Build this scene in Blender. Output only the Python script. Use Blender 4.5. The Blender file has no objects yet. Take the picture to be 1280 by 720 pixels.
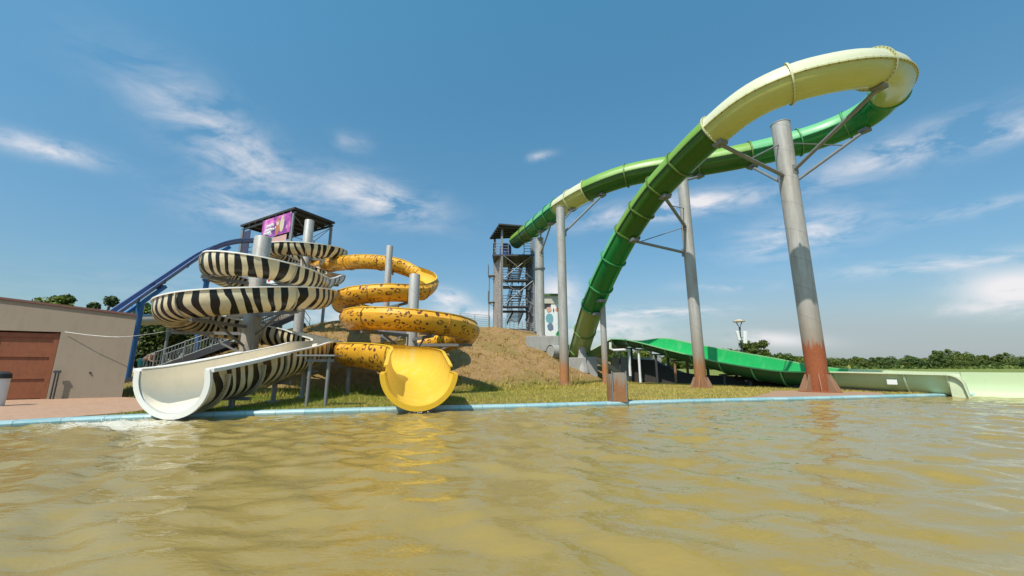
import bpy, math, random
import numpy as np
from mathutils import Vector, Matrix

random.seed(7)
RNG = np.random.default_rng(11)
SC = bpy.context.scene
COL = SC.collection
PI = math.pi

# ------------------------------------------------------------------ camera
FPX, CAMZ, PITCH = 496.0, 1.0, math.atan(0.2016)
CT, ST = math.cos(PITCH), math.sin(PITCH)

def ray(px, py):
    u, v = (px - 640.0) / FPX, (360.0 - py) / FPX
    return Vector((u, CT - v * ST, ST + v * CT))

def at(px, py, Y):
    d = ray(px, py)
    return Vector((d.x / d.y * Y, Y, CAMZ + d.z / d.y * Y))

cam = bpy.data.cameras.new('camera')
cam.sensor_width = 36.0
cam.lens = 36.0 * FPX / 1280.0
cam.clip_start, cam.clip_end = 0.05, 6000
camo = bpy.data.objects.new('camera', cam)
camo.location = (0, 0, CAMZ)
camo.rotation_euler = (PI / 2 + PITCH, 0, 0)
COL.objects.link(camo)
SC.camera = camo

# ------------------------------------------------------------------ materials
def nn(nt, t, **kw):
    n = nt.nodes.new(t)
    for k, v in kw.items():
        if hasattr(n, k):
            setattr(n, k, v)
        else:
            n.inputs[k].default_value = v
    return n

def math_node(nt, op, a, b=None, c=None, clamp=False):
    n = nt.nodes.new('ShaderNodeMath')
    n.operation = op
    n.use_clamp = clamp
    for i, x in enumerate((a, b, c)):
        if x is None:
            continue
        if isinstance(x, (int, float)):
            n.inputs[i].default_value = x
        else:
            nt.links.new(x, n.inputs[i])
    return n.outputs[0]

def mix_col(nt, fac, a, b, mode='MIX'):
    n = nt.nodes.new('ShaderNodeMix')
    n.data_type = 'RGBA'
    n.blend_type = mode
    for sock, x in ((n.inputs[0], fac), (n.inputs[6], a), (n.inputs[7], b)):
        if isinstance(x, (int, float)):
            sock.default_value = x
        elif isinstance(x, (tuple, list)):
            sock.default_value = (x[0], x[1], x[2], 1)
        else:
            nt.links.new(x, sock)
    return n.outputs[2]

def ramp(nt, fac, stops):
    n = nt.nodes.new('ShaderNodeValToRGB')
    el = n.color_ramp.elements
    while len(el) < len(stops):
        el.new(0.5)
    for e, (p, c) in zip(el, stops):
        e.position = p
        e.color = (c[0], c[1], c[2], 1) if isinstance(c, (tuple, list)) else (c, c, c, 1)
    nt.links.new(fac, n.inputs[0])
    return n.outputs[0]

def new_mat(name, rough=0.5, metallic=0.0, spec=0.5):
    m = bpy.data.materials.new(name)
    m.use_nodes = True
    nt = m.node_tree
    b = nt.nodes['Principled BSDF']
    b.inputs['Roughness'].default_value = rough
    b.inputs['Metallic'].default_value = metallic
    b.inputs['Specular IOR Level'].default_value = spec
    return m, nt, b

def noise(nt, vec, scale, detail=4, rough=0.6, dist=0.0):
    n = nt.nodes.new('ShaderNodeTexNoise')
    n.inputs['Scale'].default_value = scale
    n.inputs['Detail'].default_value = detail
    n.inputs['Roughness'].default_value = rough
    n.inputs['Distortion'].default_value = dist
    if vec is not None:
        nt.links.new(vec, n.inputs['Vector'])
    return n

def obj_co(nt):
    return nt.nodes.new('ShaderNodeTexCoord').outputs['Object']

def geo_pos(nt):
    return nt.nodes.new('ShaderNodeNewGeometry').outputs['Position']

def mapping(nt, vec, scale=(1, 1, 1), loc=(0, 0, 0), rot=(0, 0, 0)):
    n = nt.nodes.new('ShaderNodeMapping')
    n.inputs['Scale'].default_value = scale
    n.inputs['Location'].default_value = loc
    n.inputs['Rotation'].default_value = rot
    nt.links.new(vec, n.inputs['Vector'])
    return n.outputs[0]

def bump(nt, b, height, strength=0.3, dist=0.02):
    n = nt.nodes.new('ShaderNodeBump')
    n.inputs['Strength'].default_value = strength
    n.inputs['Distance'].default_value = dist
    nt.links.new(height, n.inputs['Height'])
    nt.links.new(n.outputs[0], b.inputs['Normal'])

def dirty(name, base, rough=0.5, metallic=0.0, scale=2.0, amount=0.25, dirt=(0.2, 0.15, 0.1), dirtamt=0.25, bstr=0.1, spec=0.5, transl=0.0):
    """painted / plastic / concrete surface: broad tone drift plus streaky grime"""
    m, nt, b = new_mat(name, rough, metallic, spec)
    p = geo_pos(nt)
    n1 = noise(nt, p, scale, 5)
    n2 = noise(nt, mapping(nt, p, (1.4, 1.4, 0.35)), scale * 3, 5, 0.7)
    lo = tuple(c * (1 - amount) for c in base)
    hi = tuple(min(1, c * (1 + amount * 0.6)) for c in base)
    c = mix_col(nt, n1.outputs[0], lo, hi)
    f = ramp(nt, n2.outputs[0], [(0.52, 0.0), (0.75, 1.0)])
    f = math_node(nt, 'MULTIPLY', f, dirtamt)
    c = mix_col(nt, f, c, dirt)
    nt.links.new(c, b.inputs['Base Color'])
    r = math_node(nt, 'MULTIPLY_ADD', n2.outputs[0], 0.25, rough - 0.1, clamp=True)
    nt.links.new(r, b.inputs['Roughness'])
    if bstr:
        bump(nt, b, n2.outputs[0], bstr, 0.01)
    if transl > 0:
        out = nt.nodes['Material Output']
        t = nt.nodes.new('ShaderNodeBsdfTranslucent')
        nt.links.new(c, t.inputs['Color'])
        mx = nt.nodes.new('ShaderNodeMixShader')
        mx.inputs[0].default_value = transl
        nt.links.new(b.outputs[0], mx.inputs[1])
        nt.links.new(t.outputs[0], mx.inputs[2])
        nt.links.new(mx.outputs[0], out.inputs['Surface'])
    return m

def steel_mat(name, rust_h, base=(0.42, 0.405, 0.385), rust=(0.30, 0.10, 0.035), soft=0.8):
    """galvanised spiral-welded pipe with rust creeping up from the base (object z)"""
    m, nt, b = new_mat(name, 0.5, 0.12)
    p = obj_co(nt)
    sp = nt.nodes.new('ShaderNodeSeparateXYZ')
    nt.links.new(p, sp.inputs[0])
    n1 = noise(nt, p, 1.2, 6, 0.65)
    n2 = noise(nt, mapping(nt, p, (3.2, 3.2, 0.28)), 2.6, 7, 0.72)
    n3 = noise(nt, p, 14, 4)
    c = mix_col(nt, n1.outputs[0], tuple(x * 0.72 for x in base), tuple(min(1, x * 1.25) for x in base))
    c = mix_col(nt, math_node(nt, 'MULTIPLY', ramp(nt, n2.outputs[0], [(0.42, 0), (0.68, 1)]), 0.6), c, (0.24, 0.195, 0.15))
    # spiral weld line
    ang = math_node(nt, 'ARCTAN2', sp.outputs[1], sp.outputs[0])
    s = math_node(nt, 'FRACT', math_node(nt, 'ADD', math_node(nt, 'DIVIDE', ang, 2 * PI), math_node(nt, 'MULTIPLY', sp.outputs[2], 0.75)))
    weld = math_node(nt, 'LESS_THAN', s, 0.03)
    c = mix_col(nt, math_node(nt, 'MULTIPLY', weld, 0.35), c, (0.16, 0.15, 0.14))
    if rust_h > 0:
        h = math_node(nt, 'MULTIPLY_ADD', n2.outputs[0], 2.2 * soft, -1.1 * soft)
        h = math_node(nt, 'ADD', sp.outputs[2], h)
        f = nt.nodes.new('ShaderNodeMapRange')
        f.inputs['From Min'].default_value = rust_h - soft * 0.2
        f.inputs['From Max'].default_value = rust_h + soft * 0.2
        f.inputs['To Min'].default_value = 1
        f.inputs['To Max'].default_value = 0
        nt.links.new(h, f.inputs['Value'])
        rc = mix_col(nt, n3.outputs[0], tuple(x * 0.55 for x in rust), tuple(min(1, x * 1.5) for x in rust))
        # brownish stain ahead of the solid rust
        f2 = nt.nodes.new('ShaderNodeMapRange')
        f2.inputs['From Min'].default_value = rust_h
        f2.inputs['From Max'].default_value = rust_h * 2.0 + 0.6
        f2.inputs['To Min'].default_value = 0.75
        f2.inputs['To Max'].default_value = 0
        nt.links.new(h, f2.inputs['Value'])
        c = mix_col(nt, f2.outputs[0], c, (0.27, 0.19, 0.12))
        c = mix_col(nt, f.outputs[0], c, rc)
        inv = math_node(nt, 'MULTIPLY_ADD', f.outputs[0], -0.12, 0.12)
        nt.links.new(inv, b.inputs['Metallic'])
        nt.links.new(math_node(nt, 'MULTIPLY_ADD', f.outputs[0], 0.35, 0.5), b.inputs['Roughness'])
    nt.links.new(c, b.inputs['Base Color'])
    bump(nt, b, math_node(nt, 'ADD', n3.outputs[0], math_node(nt, 'MULTIPLY', weld, 0.8)), 0.15, 0.01)
    return m

def uv_co(nt):
    return nt.nodes.new('ShaderNodeTexCoord').outputs['UV']

def zebra_mat():
    m, nt, b = new_mat('zebra_gelcoat', 0.28, spec=0.28)
    uv = uv_co(nt)
    sp = nt.nodes.new('ShaderNodeSeparateXYZ')
    nt.links.new(uv, sp.inputs[0])
    u, v = sp.outputs[0], sp.outputs[1]
    nz = noise(nt, mapping(nt, uv, (0.55, 0.55, 1)), 1.0, 1, 0.4)
    nz2 = noise(nt, mapping(nt, uv, (2.2, 0.8, 1)), 1.0, 1, 0.4)
    ph = math_node(nt, 'MULTIPLY_ADD', u, 2.6, math_node(nt, 'MULTIPLY', nz.outputs[0], 3.2))
    tri = math_node(nt, 'PINGPONG', ph, 0.5)             # 0..0.5
    wid = math_node(nt, 'MULTIPLY_ADD', nz2.outputs[0], 0.42, 0.035)
    edge = math_node(nt, 'SUBTRACT', wid, tri)
    f = math_node(nt, 'MULTIPLY', edge, 60, clamp=True)
    p = geo_pos(nt)
    d = noise(nt, p, 3.2, 6, 0.7)
    d2 = noise(nt, p, 0.7, 3)
    cream = mix_col(nt, d2.outputs[0], (0.56, 0.46, 0.28), (0.72, 0.64, 0.45))
    cream = mix_col(nt, math_node(nt, 'MULTIPLY', ramp(nt, d.outputs[0], [(0.5, 0), (0.72, 1)]), 0.45), cream, (0.36, 0.24, 0.11))
    black = mix_col(nt, d.outputs[0], (0.006, 0.0056, 0.0055), (0.02, 0.018, 0.017))
    nt.links.new(mix_col(nt, f, cream, black), b.inputs['Base Color'])
    nt.links.new(math_node(nt, 'MULTIPLY_ADD', d.outputs[0], 0.35, 0.12), b.inputs['Roughness'])
    return m

def leopard_mat():
    m, nt, b = new_mat('leopard_gelcoat', 0.3)
    uv = uv_co(nt)
    wob = noise(nt, mapping(nt, uv, (3, 3, 1)), 2.0, 3)
    vadd = nt.nodes.new('ShaderNodeVectorMath'); vadd.operation = 'MULTIPLY_ADD'
    nt.links.new(wob.outputs['Color'], vadd.inputs[0])
    vadd.inputs[1].default_value = (0.10, 0.10, 0)
    nt.links.new(uv, vadd.inputs[2])
    vo = nt.nodes.new('ShaderNodeTexVoronoi')
    vo.voronoi_dimensions = '2D'
    vo.inputs['Scale'].default_value = 3.1
    vo.inputs['Randomness'].default_value = 0.75
    nt.links.new(vadd.outputs[0], vo.inputs['Vector'])
    ds = vo.outputs['Distance']
    sc = nt.nodes.new('ShaderNodeSeparateColor')
    nt.links.new(vo.outputs['Color'], sc.inputs[0])
    ring = math_node(nt, 'LESS_THAN', math_node(nt, 'ABSOLUTE', math_node(nt, 'SUBTRACT', ds, 0.27)), 0.10)
    brk = noise(nt, mapping(nt, uv, (1, 1, 1)), 11.0, 1)
    ring = math_node(nt, 'MULTIPLY', ring, math_node(nt, 'GREATER_THAN', brk.outputs[0], 0.46))
    big = math_node(nt, 'GREATER_THAN', sc.outputs[0], 0.5)
    ring = math_node(nt, 'MULTIPLY', ring, big)
    dot = math_node(nt, 'LESS_THAN', ds, 0.17)
    dot = math_node(nt, 'MULTIPLY', dot, math_node(nt, 'SUBTRACT', 1, big))
    f = math_node(nt, 'MAXIMUM', ring, dot)
    p = geo_pos(nt)
    d = noise(nt, p, 3.0, 6, 0.7)
    d2 = noise(nt, p, 0.6, 3)
    yel = mix_col(nt, d2.outputs[0], (0.73, 0.33, 0.02), (0.82, 0.43, 0.04))
    yel = mix_col(nt, math_node(nt, 'MULTIPLY', ramp(nt, d.outputs[0], [(0.5, 0), (0.72, 1)]), 0.4), yel, (0.30, 0.12, 0.02))
    brown = mix_col(nt, d.outputs[0], (0.07, 0.028, 0.015), (0.20, 0.075, 0.03))
    nt.links.new(mix_col(nt, f, yel, brown), b.inputs['Base Color'])
    nt.links.new(math_node(nt, 'MULTIPLY_ADD', d.outputs[0], 0.3, 0.15), b.inputs['Roughness'])
    return m

M = {}
M['zebra'] = zebra_mat()
M['leopard'] = leopard_mat()
M['cream_inner'] = dirty('cream_inner', (0.86, 0.76, 0.60), 0.3, scale=0.8, amount=0.12, dirt=(0.5, 0.4, 0.25), dirtamt=0.2, bstr=0)
M['white_lip'] = dirty('white_lip', (0.82, 0.80, 0.76), 0.35, scale=1.2, amount=0.1, dirt=(0.5, 0.42, 0.3), dirtamt=0.25, bstr=0)
M['yellow_inner'] = dirty('yellow_inner', (0.83, 0.53, 0.06), 0.28, scale=0.9, amount=0.14, dirt=(0.75, 0.62, 0.28), dirtamt=0.5, bstr=0, transl=0.15)
M['yellow_lip'] = dirty('yellow_lip', (0.76, 0.45, 0.03), 0.33, scale=1.2, amount=0.1, dirt=(0.4, 0.2, 0.03), dirtamt=0.2, bstr=0)
M['flange_cream'] = dirty('flange_cream', (0.50, 0.44, 0.31), 0.5, dirt=(0.25, 0.18, 0.1), dirtamt=0.5)
M['flange_orange'] = dirty('flange_orange', (0.50, 0.25, 0.03), 0.5, dirt=(0.25, 0.12, 0.04), dirtamt=0.5)
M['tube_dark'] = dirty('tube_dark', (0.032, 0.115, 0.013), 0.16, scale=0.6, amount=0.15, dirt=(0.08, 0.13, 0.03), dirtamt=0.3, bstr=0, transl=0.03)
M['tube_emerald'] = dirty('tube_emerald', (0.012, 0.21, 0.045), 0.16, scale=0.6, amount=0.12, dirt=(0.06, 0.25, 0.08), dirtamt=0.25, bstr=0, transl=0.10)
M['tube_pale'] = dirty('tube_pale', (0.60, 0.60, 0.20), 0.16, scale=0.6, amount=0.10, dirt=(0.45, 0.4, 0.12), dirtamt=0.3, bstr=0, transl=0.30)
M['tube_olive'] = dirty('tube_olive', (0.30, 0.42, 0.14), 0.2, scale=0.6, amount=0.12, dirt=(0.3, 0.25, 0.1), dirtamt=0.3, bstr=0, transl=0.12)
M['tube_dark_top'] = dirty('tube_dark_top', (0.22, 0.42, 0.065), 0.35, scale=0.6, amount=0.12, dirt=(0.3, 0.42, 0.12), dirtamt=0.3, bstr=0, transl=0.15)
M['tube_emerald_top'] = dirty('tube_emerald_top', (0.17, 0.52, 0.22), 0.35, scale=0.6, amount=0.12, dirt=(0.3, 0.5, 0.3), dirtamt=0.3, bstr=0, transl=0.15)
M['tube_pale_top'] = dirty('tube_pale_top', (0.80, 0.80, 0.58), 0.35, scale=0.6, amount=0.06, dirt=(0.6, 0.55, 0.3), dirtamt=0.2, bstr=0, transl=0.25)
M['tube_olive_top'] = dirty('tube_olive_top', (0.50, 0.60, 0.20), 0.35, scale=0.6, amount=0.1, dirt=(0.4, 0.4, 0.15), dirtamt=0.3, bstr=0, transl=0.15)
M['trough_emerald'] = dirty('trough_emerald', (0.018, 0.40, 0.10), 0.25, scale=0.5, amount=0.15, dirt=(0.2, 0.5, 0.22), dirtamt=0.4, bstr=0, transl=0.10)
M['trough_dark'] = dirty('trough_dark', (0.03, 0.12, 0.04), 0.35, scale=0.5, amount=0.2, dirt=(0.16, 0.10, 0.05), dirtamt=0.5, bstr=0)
M['trough_pale'] = dirty('trough_pale', (0.56, 0.66, 0.40), 0.28, scale=0.5, amount=0.08, dirt=(0.55, 0.5, 0.3), dirtamt=0.25, bstr=0, transl=0.08)
M['seam_green'] = dirty('seam_green', (0.12, 0.22, 0.04), 0.4, dirt=(0.2, 0.2, 0.08), dirtamt=0.4)
M['seam_pale'] = dirty('seam_pale', (0.62, 0.62, 0.34), 0.4, dirt=(0.35, 0.3, 0.1), dirtamt=0.4)
M['seam_emerald'] = dirty('seam_emerald', (0.05, 0.30, 0.10), 0.4, dirt=(0.1, 0.25, 0.1), dirtamt=0.3)
M['steel'] = steel_mat('steel', 0)
M['steel_low_rust'] = steel_mat('steel_low_rust', 0.9, soft=0.5)
M['steel_tall_rust'] = steel_mat('steel_tall_rust', 1.3, rust=(0.36, 0.15, 0.055), soft=1.1)
M['steel_mid_rust'] = steel_mat('steel_mid_rust', 1.5, rust=(0.27, 0.125, 0.05), soft=1.2)
M['steel_high_rust'] = steel_mat('steel_high_rust', 2.0, rust=(0.27, 0.075, 0.026), soft=0.8)
M['steel_weathered'] = steel_mat('steel_weathered', 2.6, rust=(0.24, 0.13, 0.07), soft=2.0)
M['dark_steel'] = dirty('dark_steel', (0.065, 0.065, 0.07), 0.5, 0.3, dirt=(0.09, 0.06, 0.04), dirtamt=0.4)
M['grey_steel'] = dirty('grey_steel', (0.24, 0.245, 0.25), 0.5, 0.4, dirt=(0.2, 0.14, 0.09), dirtamt=0.4)
M['roof_dark'] = dirty('roof_dark', (0.035, 0.033, 0.032), 0.6, dirt=(0.09, 0.07, 0.05), dirtamt=0.4)
M['bolt'] = dirty('bolt', (0.10, 0.09, 0.05), 0.6, 0.3)
M['blue_flume'] = dirty('blue_flume', (0.12, 0.17, 0.31), 0.3, scale=0.8, dirt=(0.12, 0.15, 0.3), dirtamt=0.3, bstr=0)
M['blue_steel'] = dirty('blue_steel', (0.03, 0.14, 0.36), 0.4, scale=1.0, dirt=(0.05, 0.12, 0.3), dirtamt=0.3)
M['grey_flume'] = dirty('grey_flume', (0.42, 0.42, 0.40), 0.4, scale=0.8, dirt=(0.3, 0.27, 0.2), dirtamt=0.3, bstr=0)
M['red_paint'] = dirty('red_paint', (0.55, 0.02, 0.02), 0.4, bstr=0)
M['white_paint'] = dirty('white_paint', (0.75, 0.75, 0.74), 0.45, amount=0.08, dirt=(0.4, 0.35, 0.3), dirtamt=0.2, bstr=0)
M['concrete'] = dirty('concrete', (0.34, 0.33, 0.31), 0.85, scale=1.5, amount=0.25, dirt=(0.16, 0.13, 0.10), dirtamt=0.5, bstr=0.4)
M['wood_red'] = dirty('wood_red', (0.25, 0.075, 0.026), 0.55, scale=3, amount=0.3, dirt=(0.10, 0.03, 0.015), dirtamt=0.6, bstr=0.3)
M['roof_trim'] = dirty('roof_trim', (0.16, 0.07, 0.05), 0.6)
M['black'] = dirty('black', (0.02, 0.02, 0.02), 0.5, bstr=0)
M['bark'] = dirty('bark', (0.10, 0.07, 0.045), 0.9, scale=4, bstr=0.5)
M['blue_plastic'] = dirty('blue_plastic', (0.02, 0.07, 0.30), 0.4, bstr=0)
M['skin'] = dirty('skin', (0.52, 0.30, 0.21), 0.5, amount=0.08, dirtamt=0, bstr=0)
M['hair'] = dirty('hair', (0.03, 0.02, 0.015), 0.6, bstr=0)
M['teal_cloth'] = dirty('teal_cloth', (0.05, 0.27, 0.27), 0.8, bstr=0)
M['blue_cloth'] = dirty('blue_cloth', (0.04, 0.16, 0.40), 0.8, bstr=0)

def plaster_mat():
    m, nt, b = new_mat('plaster', 0.85)
    p = geo_pos(nt)
    n1 = noise(nt, p, 0.6, 5)
    n2 = noise(nt, mapping(nt, p, (2, 2, 0.5)), 2.5, 6, 0.7)
    n3 = noise(nt, p, 40, 3)
    c = mix_col(nt, n1.outputs[0], (0.275, 0.215, 0.155), (0.345, 0.275, 0.205))
    c = mix_col(nt, math_node(nt, 'MULTIPLY', ramp(nt, n2.outputs[0], [(0.5, 0), (0.75, 1)]), 0.35), c, (0.20, 0.155, 0.100))
    nt.links.new(c, b.inputs['Base Color'])
    bump(nt, b, n3.outputs[0], 0.35, 0.006)
    return m
M['plaster'] = plaster_mat()

def coping_mat():
    m, nt, b = new_mat('coping_tiles', 0.4)
    uv = uv_co(nt)
    sp = nt.nodes.new('ShaderNodeSeparateXYZ')
    nt.links.new(uv, sp.inputs[0])
    su = math_node(nt, 'FRACT', math_node(nt, 'MULTIPLY', sp.outputs[0], 1 / 0.62))
    cell = math_node(nt, 'FLOOR', math_node(nt, 'MULTIPLY', sp.outputs[0], 1 / 0.62))
    wn = nt.nodes.new('ShaderNodeTexWhiteNoise'); wn.noise_dimensions = '1D'
    nt.links.new(cell, wn.inputs['W'])
    joint = math_node(nt, 'LESS_THAN', su, 0.025)
    p = geo_pos(nt)
    n = noise(nt, p, 5, 6, 0.7)
    c = mix_col(nt, wn.outputs[0], (0.21, 0.40, 0.44), (0.35, 0.51, 0.53))
    c = mix_col(nt, math_node(nt, 'MULTIPLY', ramp(nt, n.outputs[0], [(0.5, 0), (0.68, 1)]), 0.5), c, (0.5, 0.55, 0.53))
    c = mix_col(nt, math_node(nt, 'MULTIPLY', joint, 0.7), c, (0.10, 0.17, 0.18))
    sz = nt.nodes.new('ShaderNodeSeparateXYZ'); nt.links.new(p, sz.inputs[0])
    n2 = noise(nt, mapping(nt, p, (3, 3, 1)), 3, 5, 0.7)
    wl = math_node(nt, 'MULTIPLY', math_node(nt, 'SUBTRACT', math_node(nt, 'MULTIPLY_ADD', n2.outputs[0], 0.05, -0.075), sz.outputs[2]), 40, clamp=True)
    c = mix_col(nt, math_node(nt, 'MULTIPLY', wl, 0.6), c, (0.16, 0.17, 0.10))
    n3 = noise(nt, p, 1.3, 6, 0.75)
    c = mix_col(nt, math_node(nt, 'MULTIPLY', ramp(nt, n3.outputs[0], [(0.55, 0), (0.68, 1)]), 0.5), c, (0.30, 0.30, 0.24))
    nt.links.new(c, b.inputs['Base Color'])
    return m
M['coping'] = coping_mat()

def ground_mat():
    m, nt, b = new_mat('ground_soil', 0.95, spec=0.2)
    p = geo_pos(nt)
    sp = nt.nodes.new('ShaderNodeSeparateXYZ')
    nt.links.new(p, sp.inputs[0])
    big = noise(nt, p, 0.35, 5, 0.65)
    mid = noise(nt, p, 2.2, 6, 0.7)
    fine = noise(nt, p, 16, 6, 0.75)
    # straw/dirt on the bank
    straw = mix_col(nt, fine.outputs[0], (0.19, 0.105, 0.04), (0.50, 0.32, 0.16))
    straw = mix_col(nt, ramp(nt, mid.outputs[0], [(0.4, 0), (0.62, 1)]), straw, (0.29, 0.175, 0.07))
    straw = mix_col(nt, math_node(nt, 'MULTIPLY', ramp(nt, big.outputs[0], [(0.48, 0), (0.6, 1)]), 0.6), straw, (0.22, 0.17, 0.05))
    scar = noise(nt, p, 0.9, 6, 0.75, 0.6)
    straw = mix_col(nt, math_node(nt, 'MULTIPLY', ramp(nt, scar.outputs[0], [(0.58, 0), (0.66, 1)]), 0.55), straw, (0.17, 0.095, 0.04))
    # turf on the flat
    grass = mix_col(nt, mid.outputs[0], (0.15, 0.14, 0.025), (0.36, 0.26, 0.085))
    grass = mix_col(nt, math_node(nt, 'MULTIPLY', fine.outputs[0], 0.6), grass, (0.16, 0.14, 0.05))
    h = math_node(nt, 'ADD', sp.outputs[2], math_node(nt, 'MULTIPLY_ADD', mid.outputs[0], 0.5, -0.25))
    f = nt.nodes.new('ShaderNodeMapRange')
    f.inputs['From Min'].default_value = 0.12
    f.inputs['From Max'].default_value = 0.5
    nt.links.new(h, f.inputs['Value'])
    c = mix_col(nt, f.outputs[0], grass, straw)
    # bare soil fringe on the right-hand side of the lawn and the far field
    far = nt.nodes.new('ShaderNodeMapRange')
    far.inputs['From Min'].default_value = 45
    far.inputs['From Max'].default_value = 70
    nt.links.new(sp.outputs[1], far.inputs['Value'])
    fx = nt.nodes.new('ShaderNodeMapRange'); fx.inputs['From Min'].default_value = 9; fx.inputs['From Max'].default_value = 13
    nt.links.new(sp.outputs[0], fx.inputs['Value'])
    fy = nt.nodes.new('ShaderNodeMapRange'); fy.inputs['From Min'].default_value = 23; fy.inputs['From Max'].default_value = 29
    nt.links.new(sp.outputs[1], fy.inputs['Value'])
    ff = math_node(nt, 'MAXIMUM', far.outputs[0], math_node(nt, 'MULTIPLY', fx.outputs[0], fy.outputs[0]))
    c = mix_col(nt, ff, c, mix_col(nt, mid.outputs[0], (0.11, 0.16, 0.03), (0.24, 0.25, 0.07)))
    nt.links.new(c, b.inputs['Base Color'])
    bump(nt, b, math_node(nt, 'ADD', fine.outputs[0], mid.outputs[0]), 0.8, 0.08)
    return m
M['ground'] = ground_mat()

def grass_mat():
    m, nt, b = new_mat('grass_blades', 0.7, spec=0.25)
    g = nt.nodes.new('ShaderNodeNewGeometry')
    sp = nt.nodes.new('ShaderNodeSeparateXYZ')
    nt.links.new(g.outputs['Position'], sp.inputs[0])
    n = noise(nt, g.outputs['Position'], 0.55, 4, 0.65)
    x = nt.nodes.new('ShaderNodeMapRange')
    x.inputs['From Min'].default_value = -6
    x.inputs['From Max'].default_value = 4
    nt.links.new(sp.outputs[0], x.inputs['Value'])
    f = math_node(nt, 'ADD', math_node(nt, 'MULTIPLY', x.outputs[0], 0.55), math_node(nt, 'MULTIPLY_ADD', n.outputs[0], 1.3, -0.45), clamp=True)
    c = mix_col(nt, f, (0.16, 0.25, 0.018), (0.58, 0.42, 0.12))
    c2 = mix_col(nt, g.outputs['Random Per Island'], (0.5, 0.55, 0.4), (1.35, 1.25, 1.2))
    c = mix_col(nt, 1.0, c, c2, 'MULTIPLY')
    nt.links.new(c, b.inputs['Base Color'])
    return m
M['grass'] = grass_mat()

def straw_mat():
    m, nt, b = new_mat('dry_straw', 0.8, spec=0.2)
    g = nt.nodes.new('ShaderNodeNewGeometry')
    n = noise(nt, g.outputs['Position'], 0.6, 4)
    c = mix_col(nt, n.outputs[0], (0.44, 0.28, 0.10), (0.40, 0.31, 0.10))
    c2 = mix_col(nt, g.outputs['Random Per Island'], (0.45, 0.45, 0.4), (1.5, 1.4, 1.3))
    nt.links.new(mix_col(nt, 1.0, c, c2, 'MULTIPLY'), b.inputs['Base Color'])
    return m
M['straw'] = straw_mat()

def paving_mat():
    m, nt, b = new_mat('brick_paving', 0.85)
    p = geo_pos(nt)
    br = nt.nodes.new('ShaderNodeTexBrick')
    br.inputs['Scale'].default_value = 3.2
    br.inputs['Color1'].default_value = (0.42, 0.24, 0.17, 1)
    br.inputs['Color2'].default_value = (0.33, 0.17, 0.100, 1)
    br.inputs['Mortar'].default_value = (0.22, 0.15, 0.11, 1)
    br.inputs['Mortar Size'].default_value = 0.02
    nt.links.new(mapping(nt, p, rot=(0, 0, 0.5)), br.inputs['Vector'])
    n = noise(nt, p, 1.5, 5)
    c = mix_col(nt, math_node(nt, 'MULTIPLY', n.outputs[0], 0.7), br.outputs['Color'], (0.46, 0.29, 0.17))
    nt.links.new(c, b.inputs['Base Color'])
    bump(nt, b, br.outputs['Fac'], -0.3, 0.01)
    return m
M['paving'] = paving_mat()

def leaf_mat(name, a, c_, d):
    m, nt, b = new_mat(name, 0.55, spec=0.3)
    g = nt.nodes.new('ShaderNodeNewGeometry')
    oi = nt.nodes.new('ShaderNodeObjectInfo')
    n = noise(nt, g.outputs['Position'], 0.8, 3)
    c = ramp(nt, g.outputs['Random Per Island'], [(0, a), (0.6, c_), (1.0, d)])
    k = mix_col(nt, n.outputs[0], (0.6, 0.62, 0.6), (1.35, 1.35, 1.2))
    c = mix_col(nt, 1.0, c, k, 'MULTIPLY')
    k2 = mix_col(nt, oi.outputs['Random'], (0.65, 0.78, 0.9), (1.3, 1.15, 0.8))
    c = mix_col(nt, 1.0, c, k2, 'MULTIPLY')
    nt.links.new(c, b.inputs['Base Color'])
    t = nt.nodes.new('ShaderNodeBsdfTranslucent')
    nt.links.new(c, t.inputs['Color'])
    mx = nt.nodes.new('ShaderNodeMixShader')
    mx.inputs[0].default_value = 0.25
    nt.links.new(b.outputs[0], mx.inputs[1])
    nt.links.new(t.outputs[0], mx.inputs[2])
    nt.links.new(mx.outputs[0], nt.nodes['Material Output'].inputs['Surface'])
    return m
M['leaf'] = leaf_mat('leaf', (0.035, 0.06, 0.012), (0.07, 0.100, 0.02), (0.13, 0.17, 0.035))
M['leaf_bright'] = leaf_mat('leaf_bright', (0.05, 0.085, 0.012), (0.10, 0.16, 0.022), (0.20, 0.22, 0.035))
M['leaf_far'] = leaf_mat('leaf_far', (0.055, 0.09, 0.026), (0.10, 0.145, 0.036), (0.20, 0.22, 0.055))

# ------------------------------------------------------------------ mesh builder
def base_of(o):
    v = Vector((0, 0, 0))
    while o is not None:
        v += o.location
        o = o.parent
    return v

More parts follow.
